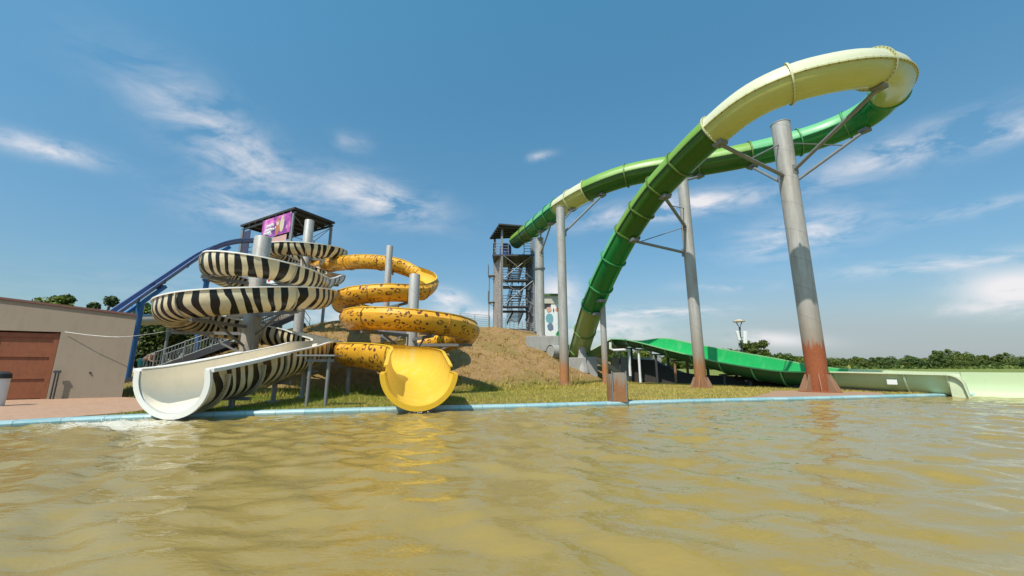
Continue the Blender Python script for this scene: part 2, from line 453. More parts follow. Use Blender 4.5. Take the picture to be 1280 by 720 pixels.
class MB:
    def __init__(self):
        self.v, self.f, self.mi, self.uv = [], [], [], []

    def face(self, idx, mi=0, uv=None):
        self.f.append(idx); self.mi.append(mi); self.uv.append(uv)

    def quad(self, a, b, c, d, mi=0):
        n = len(self.v)
        self.v += [Vector(a), Vector(b), Vector(c), Vector(d)]
        self.face([n, n + 1, n + 2, n + 3], mi)

    def prism(self, poly, ext, mi=0):
        """polygon (list of 3D points) extruded by vector ext, closed"""
        poly = [Vector(p) for p in poly]; ext = Vector(ext)
        n, k = len(self.v), len(poly)
        self.v += poly + [p + ext for p in poly]
        self.face(list(range(n, n + k))[::-1], mi)
        self.face(list(range(n + k, n + 2 * k)), mi)
        for i in range(k):
            j = (i + 1) % k
            self.face([n + i, n + j, n + k + j, n + k + i], mi)

    def box(self, c, size, rz=0, mi=0):
        c = Vector(c); sx, sy, sz = [s / 2 for s in size]
        ca, sa = math.cos(rz), math.sin(rz)
        pts = [Vector((c.x + x * ca - y * sa, c.y + x * sa + y * ca, c.z - sz)) for x, y in ((-sx, -sy), (sx, -sy), (sx, sy), (-sx, sy))]
        self.prism(pts, (0, 0, 2 * sz), mi)

    def beam(self, a, b, w, h, mi=0):
        """rectangular bar from a to b, w across, h in the upright direction"""
        a, b = Vector(a), Vector(b)
        t = (b - a).normalized()
        up = Vector((0, 0, 1)) if abs(t.z) < 0.95 else Vector((0, 1, 0))
        s = t.cross(up).normalized(); u = s.cross(t).normalized()
        poly = [a + s * x * w / 2 + u * y * h / 2 for x, y in ((-1, -1), (1, -1), (1, 1), (-1, 1))]
        self.prism(poly, b - a, mi)

    def tube(self, pts, radii, n=12, cap=True, mi=0):
        pts = [Vector(p) for p in pts]
        if isinstance(radii, (int, float)):
            radii = [radii] * len(pts)
        base = len(self.v)
        prev = None
        for i, p in enumerate(pts):
            t = (pts[min(i + 1, len(pts) - 1)] - pts[max(i - 1, 0)]).normalized()
            if prev is None:
                up = Vector((0, 0, 1)) if abs(t.z) < 0.9 else Vector((0, 1, 0))
                s = t.cross(up).normalized()
            else:
                s = (prev - t * prev.dot(t)).normalized()
            prev = s
            u = t.cross(s)
            for k in range(n):
                a = 2 * PI * k / n
                self.v.append(p + (s * math.cos(a) + u * math.sin(a)) * radii[i])
        for i in range(len(pts) - 1):
            for k in range(n):
                k2 = (k + 1) % n
                self.face([base + i * n + k, base + i * n + k2, base + (i + 1) * n + k2, base + (i + 1) * n + k], mi)
        if cap:
            self.face([base + k for k in range(n)][::-1], mi)
            e = base + (len(pts) - 1) * n
            self.face([e + k for k in range(n)], mi)

    def build(self, name, mats, parent=None, smooth=False, angle=35, loc=None):
        if not isinstance(mats, (list, tuple)):
            mats = [mats]
        off = base_of(parent) if parent is not None else Vector((0, 0, 0))
        if loc is not None:
            off = off + Vector(loc)
        me = bpy.data.meshes.new(name)
        me.from_pydata([tuple(p - off) for p in self.v], [], self.f)
        for mt in mats:
            me.materials.append(mt)
        me.polygons.foreach_set('material_index', self.mi)
        if any(u is not None for u in self.uv):
            lay = me.uv_layers.new(name='uv')
            flat = []
            for f, u in zip(self.f, self.uv):
                if u is None:
                    u = [(0, 0)] * len(f)
                for c in u:
                    flat += [c[0], c[1]]
            lay.data.foreach_set('uv', flat)
        me.update()
        if smooth:
            me.polygons.foreach_set('use_smooth', [True] * len(me.polygons))
            me.set_sharp_from_angle(angle=math.radians(angle))
        o = bpy.data.objects.new(name, me)
        COL.objects.link(o)
        if parent is not None:
            o.parent = parent
        if loc is not None:
            o.location = loc
        return o

def thing(name, label, cat, loc=(0, 0, 0), group=None):
    o = bpy.data.objects.new(name, None)
    o.empty_display_size = 0.2
    COL.objects.link(o)
    o.location = loc
    tag(o, label, cat, group)
    return o

def tag(o, label=None, cat=None, group=None, kind=None):
    if label: o['label'] = label
    if cat: o['category'] = cat
    if group: o['group'] = group
    if kind: o['kind'] = kind
    return o

def catmull(pts, step=0.25):
    """pts: list of numeric tuples, resampled evenly (first three are xyz)"""
    P = np.array(pts, float)
    P = np.vstack([2 * P[0] - P[1], P, 2 * P[-1] - P[-2]])
    out = []
    for i in range(1, len(P) - 2):
        p0, p1, p2, p3 = P[i - 1], P[i], P[i + 1], P[i + 2]
        n = max(2, int(np.linalg.norm(p2[:3] - p1[:3]) / 0.05))
        for k in range(n):
            t = k / n
            out.append(0.5 * ((2 * p1) + (-p0 + p2) * t + (2 * p0 - 5 * p1 + 4 * p2 - p3) * t * t + (-p0 + 3 * p1 - 3 * p2 + p3) * t ** 3))
    out.append(P[-2])
    out = np.array(out)
    d = np.concatenate([[0], np.cumsum(np.linalg.norm(np.diff(out[:, :3], axis=0), axis=1))])
    n = max(2, int(round(d[-1] / step)))
    s = np.linspace(0, d[-1], n + 1)
    return np.stack([np.interp(s, d, out[:, k]) for k in range(out.shape[1])], 1), s

# ------------------------------------------------------------------ terrain
EDGE = [(-40, -24), (-24, -8), (-16, 1.0), (-12.4, 5.0), (-9.6, 7.75), (-8.1, 8.85), (-6.0, 9.6), (-3.94, 10.2), (-1.7, 10.85), (0, 11.25), (2.3, 11.95), (6, 13.1), (9.75, 14.0), (14.5, 15.3), (24, 18), (60, 28)]
EX = np.array([e[0] for e in EDGE], float); EY = np.array([e[1] for e in EDGE], float)
def edge_y(x):
    w = 0.8
    return (np.interp(np.asarray(x) - w, EX, EY) + 2 * np.interp(x, EX, EY) + np.interp(np.asarray(x) + w, EX, EY)) / 4

def sstep(a, b, x):
    t = np.clip((np.asarray(x, float) - a) / (b - a), 0, 1)
    return t * t * (3 - 2 * t)

def hill(x, y):
    x = np.asarray(x, float); y = np.asarray(y, float)
    foot = np.interp(x, [-40, -24, -14, -9, -5, 0, 3, 6, 9, 14], [44, 24, 14.6, 14.8, 17.6, 20.2, 22.4, 26.5, 31, 40])
    d = y - foot
    slope = 0.30
    z = np.where(d > 0, d * slope, 0)
    z = np.sqrt(z * z + 0.05) - math.sqrt(0.05)            # soft toe
    top = np.interp(x, [-26, -20, 0, 2.5, 5.5, 8, 12], [2.5, 4.72, 4.72, 4.5, 3.0, 1.9, 0.8])
    z = top - np.logaddexp(0, (top - z) * 5) / 5
    z = np.maximum(z, 0)
    # cut bench where the tube lands and the run-out starts
    b = np.exp(-(((x - 5.6) / 2.6) ** 2 + ((y - 31.2) / 2.6) ** 2) ** 2)
    z = z * (1 - b) + np.minimum(z, 1.05) * b
    z = z + 0.05 * np.sin(x * 1.7 + y * 0.8) * sstep(0.2, 1.0, z) + 0.04 * np.sin(x * 0.9 - y * 2.1) * sstep(0.2, 1, z)
    z = z * (1 - sstep(62, 90, y))
    return z

def gz(x, y):
    return float(hill(x, y))

def np_mesh(name, V, F, mat, smooth=True):
    me = bpy.data.meshes.new(name)
    V = np.asarray(V, np.float32); F = np.asarray(F, np.int32)
    me.vertices.add(len(V)); me.vertices.foreach_set('co', V.ravel())
    k = F.shape[1]
    me.loops.add(F.size); me.loops.foreach_set('vertex_index', F.ravel())
    me.polygons.add(len(F))
    me.polygons.foreach_set('loop_start', np.arange(0, F.size, k, dtype=np.int32))
    me.polygons.foreach_set('loop_total', np.full(len(F), k, np.int32))
    me.update(calc_edges=True)
    me.validate()
    if smooth:
        me.polygons.foreach_set('use_smooth', np.ones(len(me.polygons), bool))
    me.materials.append(mat)
    o = bpy.data.objects.new(name, me)
    COL.objects.link(o)
    return o

def grid_faces(ny, nx):
    i = np.arange(ny - 1)[:, None] * nx + np.arange(nx - 1)[None, :]
    return np.stack([i, i + 1, i + nx + 1, i + nx], -1).reshape(-1, 4)

xs = np.concatenate([[-1500, -600, -250, -120, -70, -50], np.arange(-40, 40.01, 0.4), [45, 55, 80, 140, 260, 600, 1500]])
ds = np.concatenate([np.arange(0, 30, 0.35), np.arange(30, 60, 1.0), [65, 75, 90, 120, 170, 260, 420, 800, 1600, 3000]])
GX, GD = np.meshgrid(xs, ds)
GY = edge_y(np.clip(GX, -40, 60)) + 0.18 + GD
GZ = hill(GX, GY)
GZ += RNG.normal(0, 0.02, GZ.shape) * (GD > 0.5) * (np.abs(GX) < 41) * sstep(0.1, 0.6, GZ)
GZ = np.where(GD < 0.01, 0, GZ)
ground = np_mesh('ground', np.stack([GX, GY, GZ], -1).reshape(-1, 3), grid_faces(len(ds), len(xs)), M['ground'])
tag(ground, kind='structure')

# coping along the pool
cx = np.concatenate([np.arange(-40, 60, 0.3)])
cy = edge_y(cx)
mb = MB()
prof = [(0.0, -0.6), (0.0, -0.03), (0.03, 0.012), (0.32, 0.014), (0.34, -0.05), (0.34, -0.6)]
arc = np.concatenate([[0], np.cumsum(np.hypot(np.diff(cx), np.diff(cy)))])
for i in range(len(cx)):
    tx, ty = (cx[min(i + 1, len(cx) - 1)] - cx[max(i - 1, 0)], cy[min(i + 1, len(cx) - 1)] - cy[max(i - 1, 0)])
    l = math.hypot(tx, ty); nx_, ny_ = -ty / l, tx / l
    for (o_, z_) in prof:
        mb.v.append(Vector((cx[i] + nx_ * o_, cy[i] + ny_ * o_, z_)))
k = len(prof)
for i in range(len(cx) - 1):
    for j in range(k - 1):
        a = i * k + j
        mb.face([a, a + k, a + k + 1, a + 1], 0, [(arc[i], j), (arc[i + 1], j), (arc[i + 1], j + 1), (arc[i], j + 1)])
o = mb.build('pool_coping', M['coping'], smooth=False)
tag(o, kind='structure')

# ------------------------------------------------------------------ water
def water_mat():
    m, nt, b = new_mat('murky_water', 0.05)
    b.inputs['IOR'].default_value = 1.33
    p = geo_pos(nt)
    n = noise(nt, p, 0.35, 3)
    c = mix_col(nt, n.outputs[0], (0.250, 0.172, 0.046), (0.300, 0.219, 0.068))
    # foam kicked up where the white chute pours in
    ctr = nt.nodes.new('ShaderNodeVectorMath'); ctr.operation = 'SUBTRACT'
    nt.links.new(p, ctr.inputs[0]); ctr.inputs[1].default_value = (-7.65, 8.2, -0.12)
    sc = nt.nodes.new('ShaderNodeVectorMath'); sc.operation = 'MULTIPLY'
    nt.links.new(ctr.outputs[0], sc.inputs[0]); sc.inputs[1].default_value = (0.62, 1.1, 0)
    ln = nt.nodes.new('ShaderNodeVectorMath'); ln.operation = 'LENGTH'
    nt.links.new(sc.outputs[0], ln.inputs[0])
    fn = noise(nt, mapping(nt, p, (2.0, 5.0, 1)), 2.2, 6, 0.75)
    f = math_node(nt, 'SUBTRACT', math_node(nt, 'MULTIPLY_ADD', fn.outputs[0], 2.2, -0.25), ln.outputs[1])
    f = math_node(nt, 'MULTIPLY', f, 2.2, clamp=True)
    c = mix_col(nt, math_node(nt, 'MULTIPLY', f, 0.75), c, (0.66, 0.63, 0.55))
    nt.links.new(c, b.inputs['Base Color'])
    nt.links.new(math_node(nt, 'MULTIPLY_ADD', f, 0.5, 0.04), b.inputs['Roughness'])
    w1 = noise(nt, mapping(nt, p, (1.0, 1.7, 1), rot=(0, 0, 0.25)), 4.5, 3, 0.55, 0.4)
    w2 = noise(nt, mapping(nt, p, (1.0, 1.6, 1), rot=(0, 0, -0.4)), 13.0, 3, 0.6, 0.3)
    h = math_node(nt, 'MULTIPLY_ADD', w2.outputs[0], 0.25, w1.outputs[0])
    bump(nt, b, h, 0.32, 0.03)
    return m
M['water'] = water_mat()
WZ = -0.100
wx = np.concatenate([[-400, -120, -60, -40], np.arange(-26, 26.01, 0.075), [40, 60, 120, 400]])
wy = np.concatenate([[-400, -100, -40, -15], np.arange(-4, 18.01, 0.065), [19, 22, 26, 30]])
WX, WY = np.meshgrid(wx, wy)
H = np.zeros_like(WX)
for i in range(80):
    lam = 0.2 * (11 ** RNG.random())
    th = RNG.normal(math.radians(65), math.radians(38))
    kk = 2 * PI / lam
    amp = 0.0034 * min(lam, 0.8) ** 0.74
    ph = kk * (WX * math.cos(th) + WY * math.sin(th)) + RNG.random() * 6.28 + 0.8 * np.sin(WX * 0.7 + i) + 0.8 * np.sin(WY * 0.6 + i * 2)
    s = np.sin(ph)
    H += amp * (s + 0.35 * np.cos(2 * ph))
damp = sstep(26, 24, np.abs(WX)) * sstep(-4, -2, WY) * sstep(18, 17, WY)
# the outfall of the white chute roughs the surface up
rg = np.exp(-(((WX + 7.9) / 1.5) ** 2 + ((WY - 8.2) / 0.7) ** 2))
H += rg * 0.035 * (np.sin(WX * 17 + 2 * np.sin(WY * 9)) * np.sin(WY * 21 + WX * 5) + 0.6)
WZZ = WZ + H * np.abs(damp)
keep = None
V = np.stack([WX, np.minimum(WY, edge_y(np.clip(WX, -40, 60)) + 0.15), WZZ], -1).reshape(-1, 3)
F = grid_faces(len(wy), len(wx))
wyf = WY.reshape(-1); ed = edge_y(np.clip(WX, -40, 60)).reshape(-1)
ok = (wyf[F] < ed[F] + 0.6).any(1)
F = F[ok]
water = np_mesh('pool_water', V, F, M['water'])
tag(water, kind='structure')

# splash droplets at the white chute's mouth
mb = MB()
for i in range(130):
    a = random.gauss(0, 1); bq = random.random()
    c = Vector((-7.75 + a * 0.55, 8.35 - bq * 0.7, WZ + 0.02 + abs(random.gauss(0, 0.07))))
    r = random.uniform(0.004, 0.014)
    n = len(mb.v)
    mb.v += [c + Vector(d) * r for d in ((1, 0, 0), (0, 1, 0), (-1, 0, 0), (0, -1, 0), (0, 0, 1.2), (0, 0, -1))]
    for t in ((0, 1, 4), (1, 2, 4), (2, 3, 4), (3, 0, 4), (1, 0, 5), (2, 1, 5), (3, 2, 5), (0, 3, 5)):
        mb.face([n + q for q in t])
for i in range(40):
    c = Vector((-2.3 + random.gauss(0, 0.16), 10.15 + random.uniform(-0.15, 0.1), WZ + 0.02 + abs(random.gauss(0, 0.03))))
    r = random.uniform(0.004, 0.012)
    n = len(mb.v)
    mb.v += [c + Vector(d) * r for d in ((1, 0, 0), (0, 1, 0), (-1, 0, 0), (0, -1, 0), (0, 0, 1.2), (0, 0, -1))]
    for t in ((0, 1, 4), (1, 2, 4), (2, 3, 4), (3, 0, 4), (1, 0, 5), (2, 1, 5), (3, 2, 5), (0, 3, 5)):
        mb.face([n + q for q in t])
o = mb.build('splash', M['white_paint'])
tag(o, 'white splash drops where the chutes pour into the pool', 'splash', kind='stuff')

# paving in front of the store building
pv = [at(-60, 512, 1), ]
mb = MB()
pts = []
for x in np.arange(-34, -8.9, 0.4):
    pts.append((x, float(edge_y(x)) + 0.345))
outer = [(-8.75, 9.5), (-8.9, 10.2), (-9.6, 11.2), (-10.8, 12.4), (-12.3, 13.6), (-13.6, 14.3), (-20, 12), (-34, 6)]
poly = pts + outer
mb.prism([(x, y, -0.05) for x, y in poly], (0, 0, 0.062))
o = mb.build('paving', M['paving'])
tag(o, kind='structure')
# strip of red earth and slabs at the foot of the tallest post
mb = MB()
pp = []
for x in np.arange(7.4, 14.6, 0.4):
    pp.append((x, float(edge_y(x)) + 0.36))
pp += [(15.2, 16.9), (13.6, 18.4), (11.6, 18.2), (10.4, 16.6), (8.6, 14.6)]
mb.prism([(x, y, -0.05) for x, y in pp], (0, 0, 0.06))
red_dirt = dirty('red_earth', (0.36, 0.21, 0.13), 0.95, scale=2.0, amount=0.3, dirt=(0.22, 0.17, 0.07), dirtamt=0.7, bstr=0.6)
o = mb.build('path', red_dirt)
tag(o, kind='structure')

# ------------------------------------------------------------------ grass
def blades(n, xr, yfun, hr, wr, mat, name, label, lean=0.5):
    X = RNG.uniform(xr[0], xr[1], n)
    lo, hi = yfun(X)
    Y = lo + (hi - lo) * RNG.random(n) ** 1.1
    keep = hi > lo
    X, Y = X[keep], Y[keep]
    # stay off the paving and the red earth
    inpave = (X < -8.6) & (Y < np.interp(X, [-34, -20, -13.6, -12.3, -10.8, -9.6, -8.7], [6, 12, 14.3, 13.6, 12.4, 11.2, 9.6]) + 0.1)
    inred = (X > 8.2) & (X < 15) & (Y < np.interp(X, [8.2, 10.4, 11.6, 13.6, 15], [14.2, 16.6, 18.2, 18.4, 16.9]))
    m_ = ~(inpave | inred)
    X, Y = X[m_], Y[m_]
    cl = np.sin(X * 1.9 + 1.3 * np.sin(Y * 1.1)) * np.sin(Y * 2.3 + np.sin(X * 0.7)) + RNG.normal(0, 0.6, len(X))
    X, Y, cl = X[cl > -0.8], Y[cl > -0.8], cl[cl > -0.8]
    Z = hill(X, Y)
    k = len(X)
    h = RNG.uniform(hr[0], hr[1], k) * (0.8 + 0.25 * np.clip(cl, -1, 1.5))
    w = RNG.uniform(wr[0], wr[1], k)
    a = RNG.uniform(0, 2 * PI, k)
    lx, ly = RNG.normal(0, lean, k) * h, RNG.normal(0, lean, k) * h
    V = np.empty((k, 3, 3))
    V[:, 0] = np.stack([X - np.cos(a) * w, Y - np.sin(a) * w, Z - 0.01], 1)
    V[:, 1] = np.stack([X + np.cos(a) * w, Y + np.sin(a) * w, Z - 0.01], 1)
    V[:, 2] = np.stack([X + lx, Y + ly, Z + h], 1)
    o = np_mesh(name, V.reshape(-1, 3), np.arange(3 * k).reshape(-1, 3), mat, smooth=False)
    tag(o, label, name, kind='stuff')
    return o

foot = lambda X: np.interp(X, [-40, -24, -14, -9, -5, 0, 3, 6, 9, 14, 30], [30, 24, 14.6, 14.8, 17.6, 20.2, 22.4, 26.5, 27, 22, 24])
blades(150000, (-17, 20), lambda X: (edge_y(X) + 0.36, foot(X) + 0.8), (0.035, 0.10), (0.004, 0.009), M['grass'], 'grass', 'short patchy lawn grass, green to straw yellow, beside the pool')
blades(45000, (-22, 6), lambda X: (foot(X) - 0.3, np.minimum(foot(X) + 16, 35.5) + 0 * X), (0.03, 0.11), (0.006, 0.014), M['straw'], 'straw', 'dry straw tufts scattered over the brown bank', 0.9)

def tufts(n, name, label, mat, xr, yr):
    V = []; rr_ = np.random.default_rng(23)
    for i in range(n):
        x = rr_.uniform(*xr); y0 = float(foot(x)); y = y0 + rr_.uniform(*yr)
        if y > 34.5 or (x > 3.4 and y > 27): continue
        z = gz(x, y); k = rr_.integers(8, 18); hh = rr_.uniform(0.10, 0.30)
        a = rr_.uniform(0, 2 * PI, k); b_ = rr_.uniform(0.02, 0.14, k); h = hh * rr_.uniform(0.5, 1.1, k); w = rr_.uniform(0.008, 0.02, k)
        cx_ = x + np.cos(a) * b_; cy_ = y + np.sin(a) * b_; t = rr_.uniform(0, 2 * PI, k)
        q = np.empty((k, 3, 3))
        q[:, 0] = np.stack([cx_ - np.cos(t) * w, cy_ - np.sin(t) * w, np.full(k, z - 0.03)], 1)
        q[:, 1] = np.stack([cx_ + np.cos(t) * w, cy_ + np.sin(t) * w, np.full(k, z - 0.03)], 1)
        q[:, 2] = np.stack([cx_ + np.cos(a) * h * 0.6, cy_ + np.sin(a) * h * 0.6, z + h], 1)
        V.append(q)
    V = np.concatenate(V).reshape(-1, 3)
    o = np_mesh(name, V, np.arange(len(V)).reshape(-1, 3), mat, smooth=False)
    tag(o, label, name, kind='stuff')
tufts(1300, 'dry_grass', 'clumps of taller dry grass on the brown bank', M['straw'], (-18, 5), (-0.6, 16))
tufts(500, 'weeds', 'green weeds along the foot of the bank and the lawn', M['grass'], (-9, 8), (-2.0, 1.2))

# ------------------------------------------------------------------ flumes
LEAN = None
def profile_pts(r, A, e, th, lip, liph, n=18):
    """outer skin left-to-right then inner right-to-left: list of (side, up, mat, v). Bottom of the outer skin is (0,0)."""
    out, inn = [], []
    ex, ey = (math.cos(A), math.sin(A)) if LEAN is None else (-math.sin(LEAN), math.cos(LEAN))
    ri = r - th
    for lst, rr_ in ((out, r), (inn, ri)):
        lst.append((-rr_ * math.sin(A) - e * ex, r - rr_ * math.cos(A) + e * ey))
        for k in range(n + 1):
            a = -A + 2 * A * k / n
            lst.append((rr_ * math.sin(a), r - rr_ * math.cos(a)))
        lst.append((rr_ * math.sin(A) + e * ex, r - rr_ * math.cos(A) + e * ey))
    return out, inn

def frames(P, banks=None):
    T = np.gradient(P[:, :3], axis=0)
    T /= np.linalg.norm(T, axis=1)[:, None]
    N = np.cross(T, [0, 0, 1.0]); N /= np.linalg.norm(N, axis=1)[:, None]
    B = np.cross(N, T)
    if banks is not None:
        c, s = np.cos(banks)[:, None], np.sin(banks)[:, None]
        N, B = N * c + B * s, B * c - N * s
    return T, N, B

def flume_piece(name, P, S, i0, i1, fr, A, th, lip, liph, mats, parent, n=18, endcap=(True, True), arcs=None):
    """one moulded section. P columns: x y z r e bank. mats: outer, inner, lip"""
    T, N, B = fr
    mb = MB()
    rings = []
    for i in range(i0, i1 + 1):
        r, e = P[i, 3], P[i, 4]
        Ai = arcs[i] if arcs is not None else A
        out, inn = profile_pts(r, Ai, max(e, 0.001), th, lip, liph, n)
        o3 = [Vector(P[i, :3] + N[i] * x + B[i] * y) for x, y in out]
        n3 = [Vector(P[i, :3] + N[i] * x + B[i] * y) for x, y in inn]
        b0 = len(mb.v)
        mb.v += o3 + n3
        # rolled lip: 4 points each side
        for side, (ox, oy) in ((-1, out[0]), (1, out[-1])):
            for dx, dy in ((0.0, liph * 0.5), (side * lip, liph * 0.5), (side * lip, -liph * 0.5), (0.0, -liph * 0.5)):
                xx = ox + dx - (side * th if dx == 0 and dy > 0 else 0)
                mb.v.append(Vector(P[i, :3] + N[i] * xx + B[i] * (oy + dy)))
        rings.append((b0, len(out)))
    L = None
    for q in range(len(rings) - 1):
        b0, m = rings[q]; b1, _ = rings[q + 1]
        u0, u1 = S[i0 + q], S[i0 + q + 1]
        vv = np.linspace(0, 1, m) * (2 * P[i0 + q, 3] * A + 2 * P[i0 + q, 4])
        for j in range(m - 1):
            mb.face([b0 + j, b0 + j + 1, b1 + j + 1, b1 + j], 0, [(u0, vv[j]), (u0, vv[j + 1]), (u1, vv[j + 1]), (u1, vv[j])])
            mb.face([b0 + m + j, b1 + m + j, b1 + m + j + 1, b0 + m + j + 1], 1, [(u0, vv[j]), (u1, vv[j]), (u1, vv[j + 1]), (u0, vv[j + 1])])
        for s in range(2):
            l0, l1 = b0 + 2 * m + 4 * s, b1 + 2 * m + 4 * s
            for j in range(4):
                j2 = (j + 1) % 4
                mb.face([l0 + j, l1 + j, l1 + j2, l0 + j2] if s else [l0 + j2, l1 + j2, l1 + j, l0 + j], 2)
    for e_, (b, m) in ((0, rings[0]), (1, rings[-1])):
        for j in range(m - 1):
            f = [b + j, b + m + j, b + m + j + 1, b + j + 1]
            mb.face(f if e_ == 0 else f[::-1], 2)
        for s in range(2):
            l = b + 2 * m + 4 * s
            mb.face([l, l + 1, l + 2, l + 3], 2)
    return mb.build(name, mats, parent, smooth=True, angle=32)

def flange_piece(name, P, S, i, fr, A, parent, mat, out=0.05, w=0.035, n=18, arcs=None, bolts=True, inner=None):
    """collar ring hugging the outside of a flume joint"""
    T, N, B = fr
    r, e = P[i, 3], max(P[i, 4], 0.001)
    Ai = arcs[i] if arcs is not None else A
    o1, _ = profile_pts(r, Ai, e, 0.01, 0, 0, n)
    ctr = np.array([0, r])
    o2 = []
    for k, (x, y) in enumerate(o1):
        d = np.array([x, y]) - ctr
        if y > r and LEAN is None and Ai <= PI / 2 + 0.01:
            d = np.array([x, 0])
        d = d / max(1e-6, np.linalg.norm(d))
        o2.append((x + d[0] * out, y + d[1] * out))
    o0 = [(x * 0.999, y + 0.0) for x, y in o1]
    if inner:
        o0 = [(x - (a - x) / out * inner, y - (b - y) / out * inner) for (x, y), (a, b) in zip(o1, o2)]
    mb = MB()
    m = len(o1)
    for sgn in (-0.5, 0.5):
        for prof in (o0, o2):
            for (x, y) in prof:
                mb.v.append(Vector(P[i, :3] + N[i] * x + B[i] * y + T[i] * sgn * w))
    for j in range(m - 1):
        a0, a1, b0, b1 = j, m + j, 2 * m + j, 3 * m + j
        mb.face([a1, a1 + 1, b1 + 1, b1])
        mb.face([a0, a0 + 1, a1 + 1, a1][::-1])
        mb.face([b0, b0 + 1, b1 + 1, b1])
    mb.face([0, m, 3 * m, 2 * m]); mb.face([m - 1, 3 * m - 1, 4 * m - 1, 2 * m - 1][::1])
    # bolts
    for j in range(1, m - 1) if bolts else ():
        x, y = o1[j][0] * 0.5 + o2[j][0] * 0.5, o1[j][1] * 0.5 + o2[j][1] * 0.5
        c = Vector(P[i, :3] + N[i] * x + B[i] * y)
        t = Vector(T[i])
        mb.tube([c - t * (w * 0.5 + 0.012), c + t * (w * 0.5 + 0.012)], 0.011, 5, True, 1)
    return mb.build(name, [mat, M['bolt']], parent, smooth=False)

def polar(c, R, deg):
    a = math.radians(deg)
    return (c[0] + R * math.cos(a), c[1] + R * math.sin(a))

# ---- zebra slide: clockwise, two storeys, then the straight white chute
P1, P2 = (-10.5, 16.0), (-14.0, 26.0)
RB, EB = 0.59, 0.23                # radius, upright wall
HB = RB + EB
zp = []
def zadd(x, y, rim, r=RB, e=EB, bank=0.0, arc=90):
    a = math.radians(arc)
    zp.append((x, y, rim - (r * (1 - math.cos(a)) + e * math.sin(a)), r, e, bank, a))
zadd(-17.6, 29.6, 9.6, 0.58, 0.1); zadd(-16.0, 28.6, 9.5, 0.58, 0.1)
for d, rim in ((100, 9.36), (62, 9.2), (24, 9.05), (-18, 8.85), (-61, 8.68), (-104, 8.66), (-147, 8.66), (-194, 8.5), (-241, 8.25), (-288, 7.85), (-330, 7.4)):
    x, y = polar(P2, 1.95, d); zadd(x, y, rim, 0.58, 0.1)
zadd(-11.45, 24.4, 6.75, 0.58, 0.1); zadd(-10.35, 21.4, 5.95, 0.58, 0.1); zadd(-9.25, 18.4, 5.2, 0.58, 0.1)
for d, rim, bk, R in ((24, 4.86, -0.05, 2.0), (-16, 4.88, 0.0, 1.9), (-57, 4.97, -0.05, 1.8), (-98, 5.05, -0.24, 1.7), (-138, 5.1, -0.42, 1.65), (-180, 5.03, -0.36, 1.7), (-230, 4.85, -0.2, 1.85), (-280, 4.62, -0.05, 2.05), (-320, 4.38, 0.05, 2.3)):
    x, y = polar(P1, R, d); zadd(x, y, rim, 0.57, 0.08, bank=bk)
for d, rim, R in ((-356, 4.18, 2.48), (-386, 3.98, 2.5), (-417, 3.72, 2.5), (-457, 3.5, 2.5), (-498, 3.34, 2.5), (-540, 3.2, 2.5), (-585, 3.02, 2.45), (-632, 2.7, 2.42), (-668, 2.35, 2.55), (-693, 2.12, 2.8)):
    x, y = polar(P1, R, d); zadd(x, y, rim)
zadd(-7.55, 15.1, 1.95, 0.62, 0.24); zadd(-7.28, 13.6, 1.72, 0.63, 0.24, 0, 92); zadd(-7.18, 12.0, 1.47, 0.63, 0.23, 0, 94); zadd(-7.18, 10.4, 1.19, 0.64, 0.22, 0, 95); zadd(-7.2, 9.3, 1.02, 0.67, 0.18, 0, 96); zadd(-7.2, 8.75, 0.96, 0.73, 0.12, 0, 97)
ZP, ZS = catmull(zp, 0.22)
Zfr = frames(ZP, ZP[:, 5])

zebra = thing('zebra_slide', 'open spiral water slide with black and cream zebra stripes ending in a white chute', 'water slide', (-7.4, 14.0, 0))
Lz = ZS[-1]
exit_i = int(np.argmin(np.abs(ZS - (Lz - 3.0))))
cuts = list(np.linspace(0, exit_i, 21).astype(int))
for a, b in zip(cuts[:-1], cuts[1:]):
    s = flume_piece('flume_section', ZP, ZS, a, b, Zfr, PI / 2, 0.03, 0.055, 0.045, [M['zebra'], M['cream_inner'], M['white_lip']], zebra, arcs=ZP[:, 6])
    flange_piece('flange', ZP, ZS, b, Zfr, PI / 2, s, M['flange_cream'], arcs=ZP[:, 6])
# exit chute: zebra print outside, wide moulded white lip
PX = ZP.copy()
ch = flume_piece('exit_chute', PX, ZS, exit_i, len(ZP) - 1, Zfr, PI / 2, 0.05, 0.15, 0.08, [M['zebra'], M['cream_inner'], M['white_lip']], zebra, n=28, arcs=ZP[:, 6])
for d_ in (0.75, 1.9):
    flange_piece('flange', ZP, ZS, int(np.argmin(np.abs(ZS - (Lz - d_)))), Zfr, PI / 2, ch, M['flange_cream'], out=0.09, w=0.06, n=28, arcs=ZP[:, 6] * 0.86)
flange_piece('mouth_lip', PX, ZS, len(ZP) - 1, Zfr, PI / 2, ch, M['white_lip'], out=0.085, w=0.08, n=28, arcs=ZP[:, 6], bolts=False, inner=0.035)

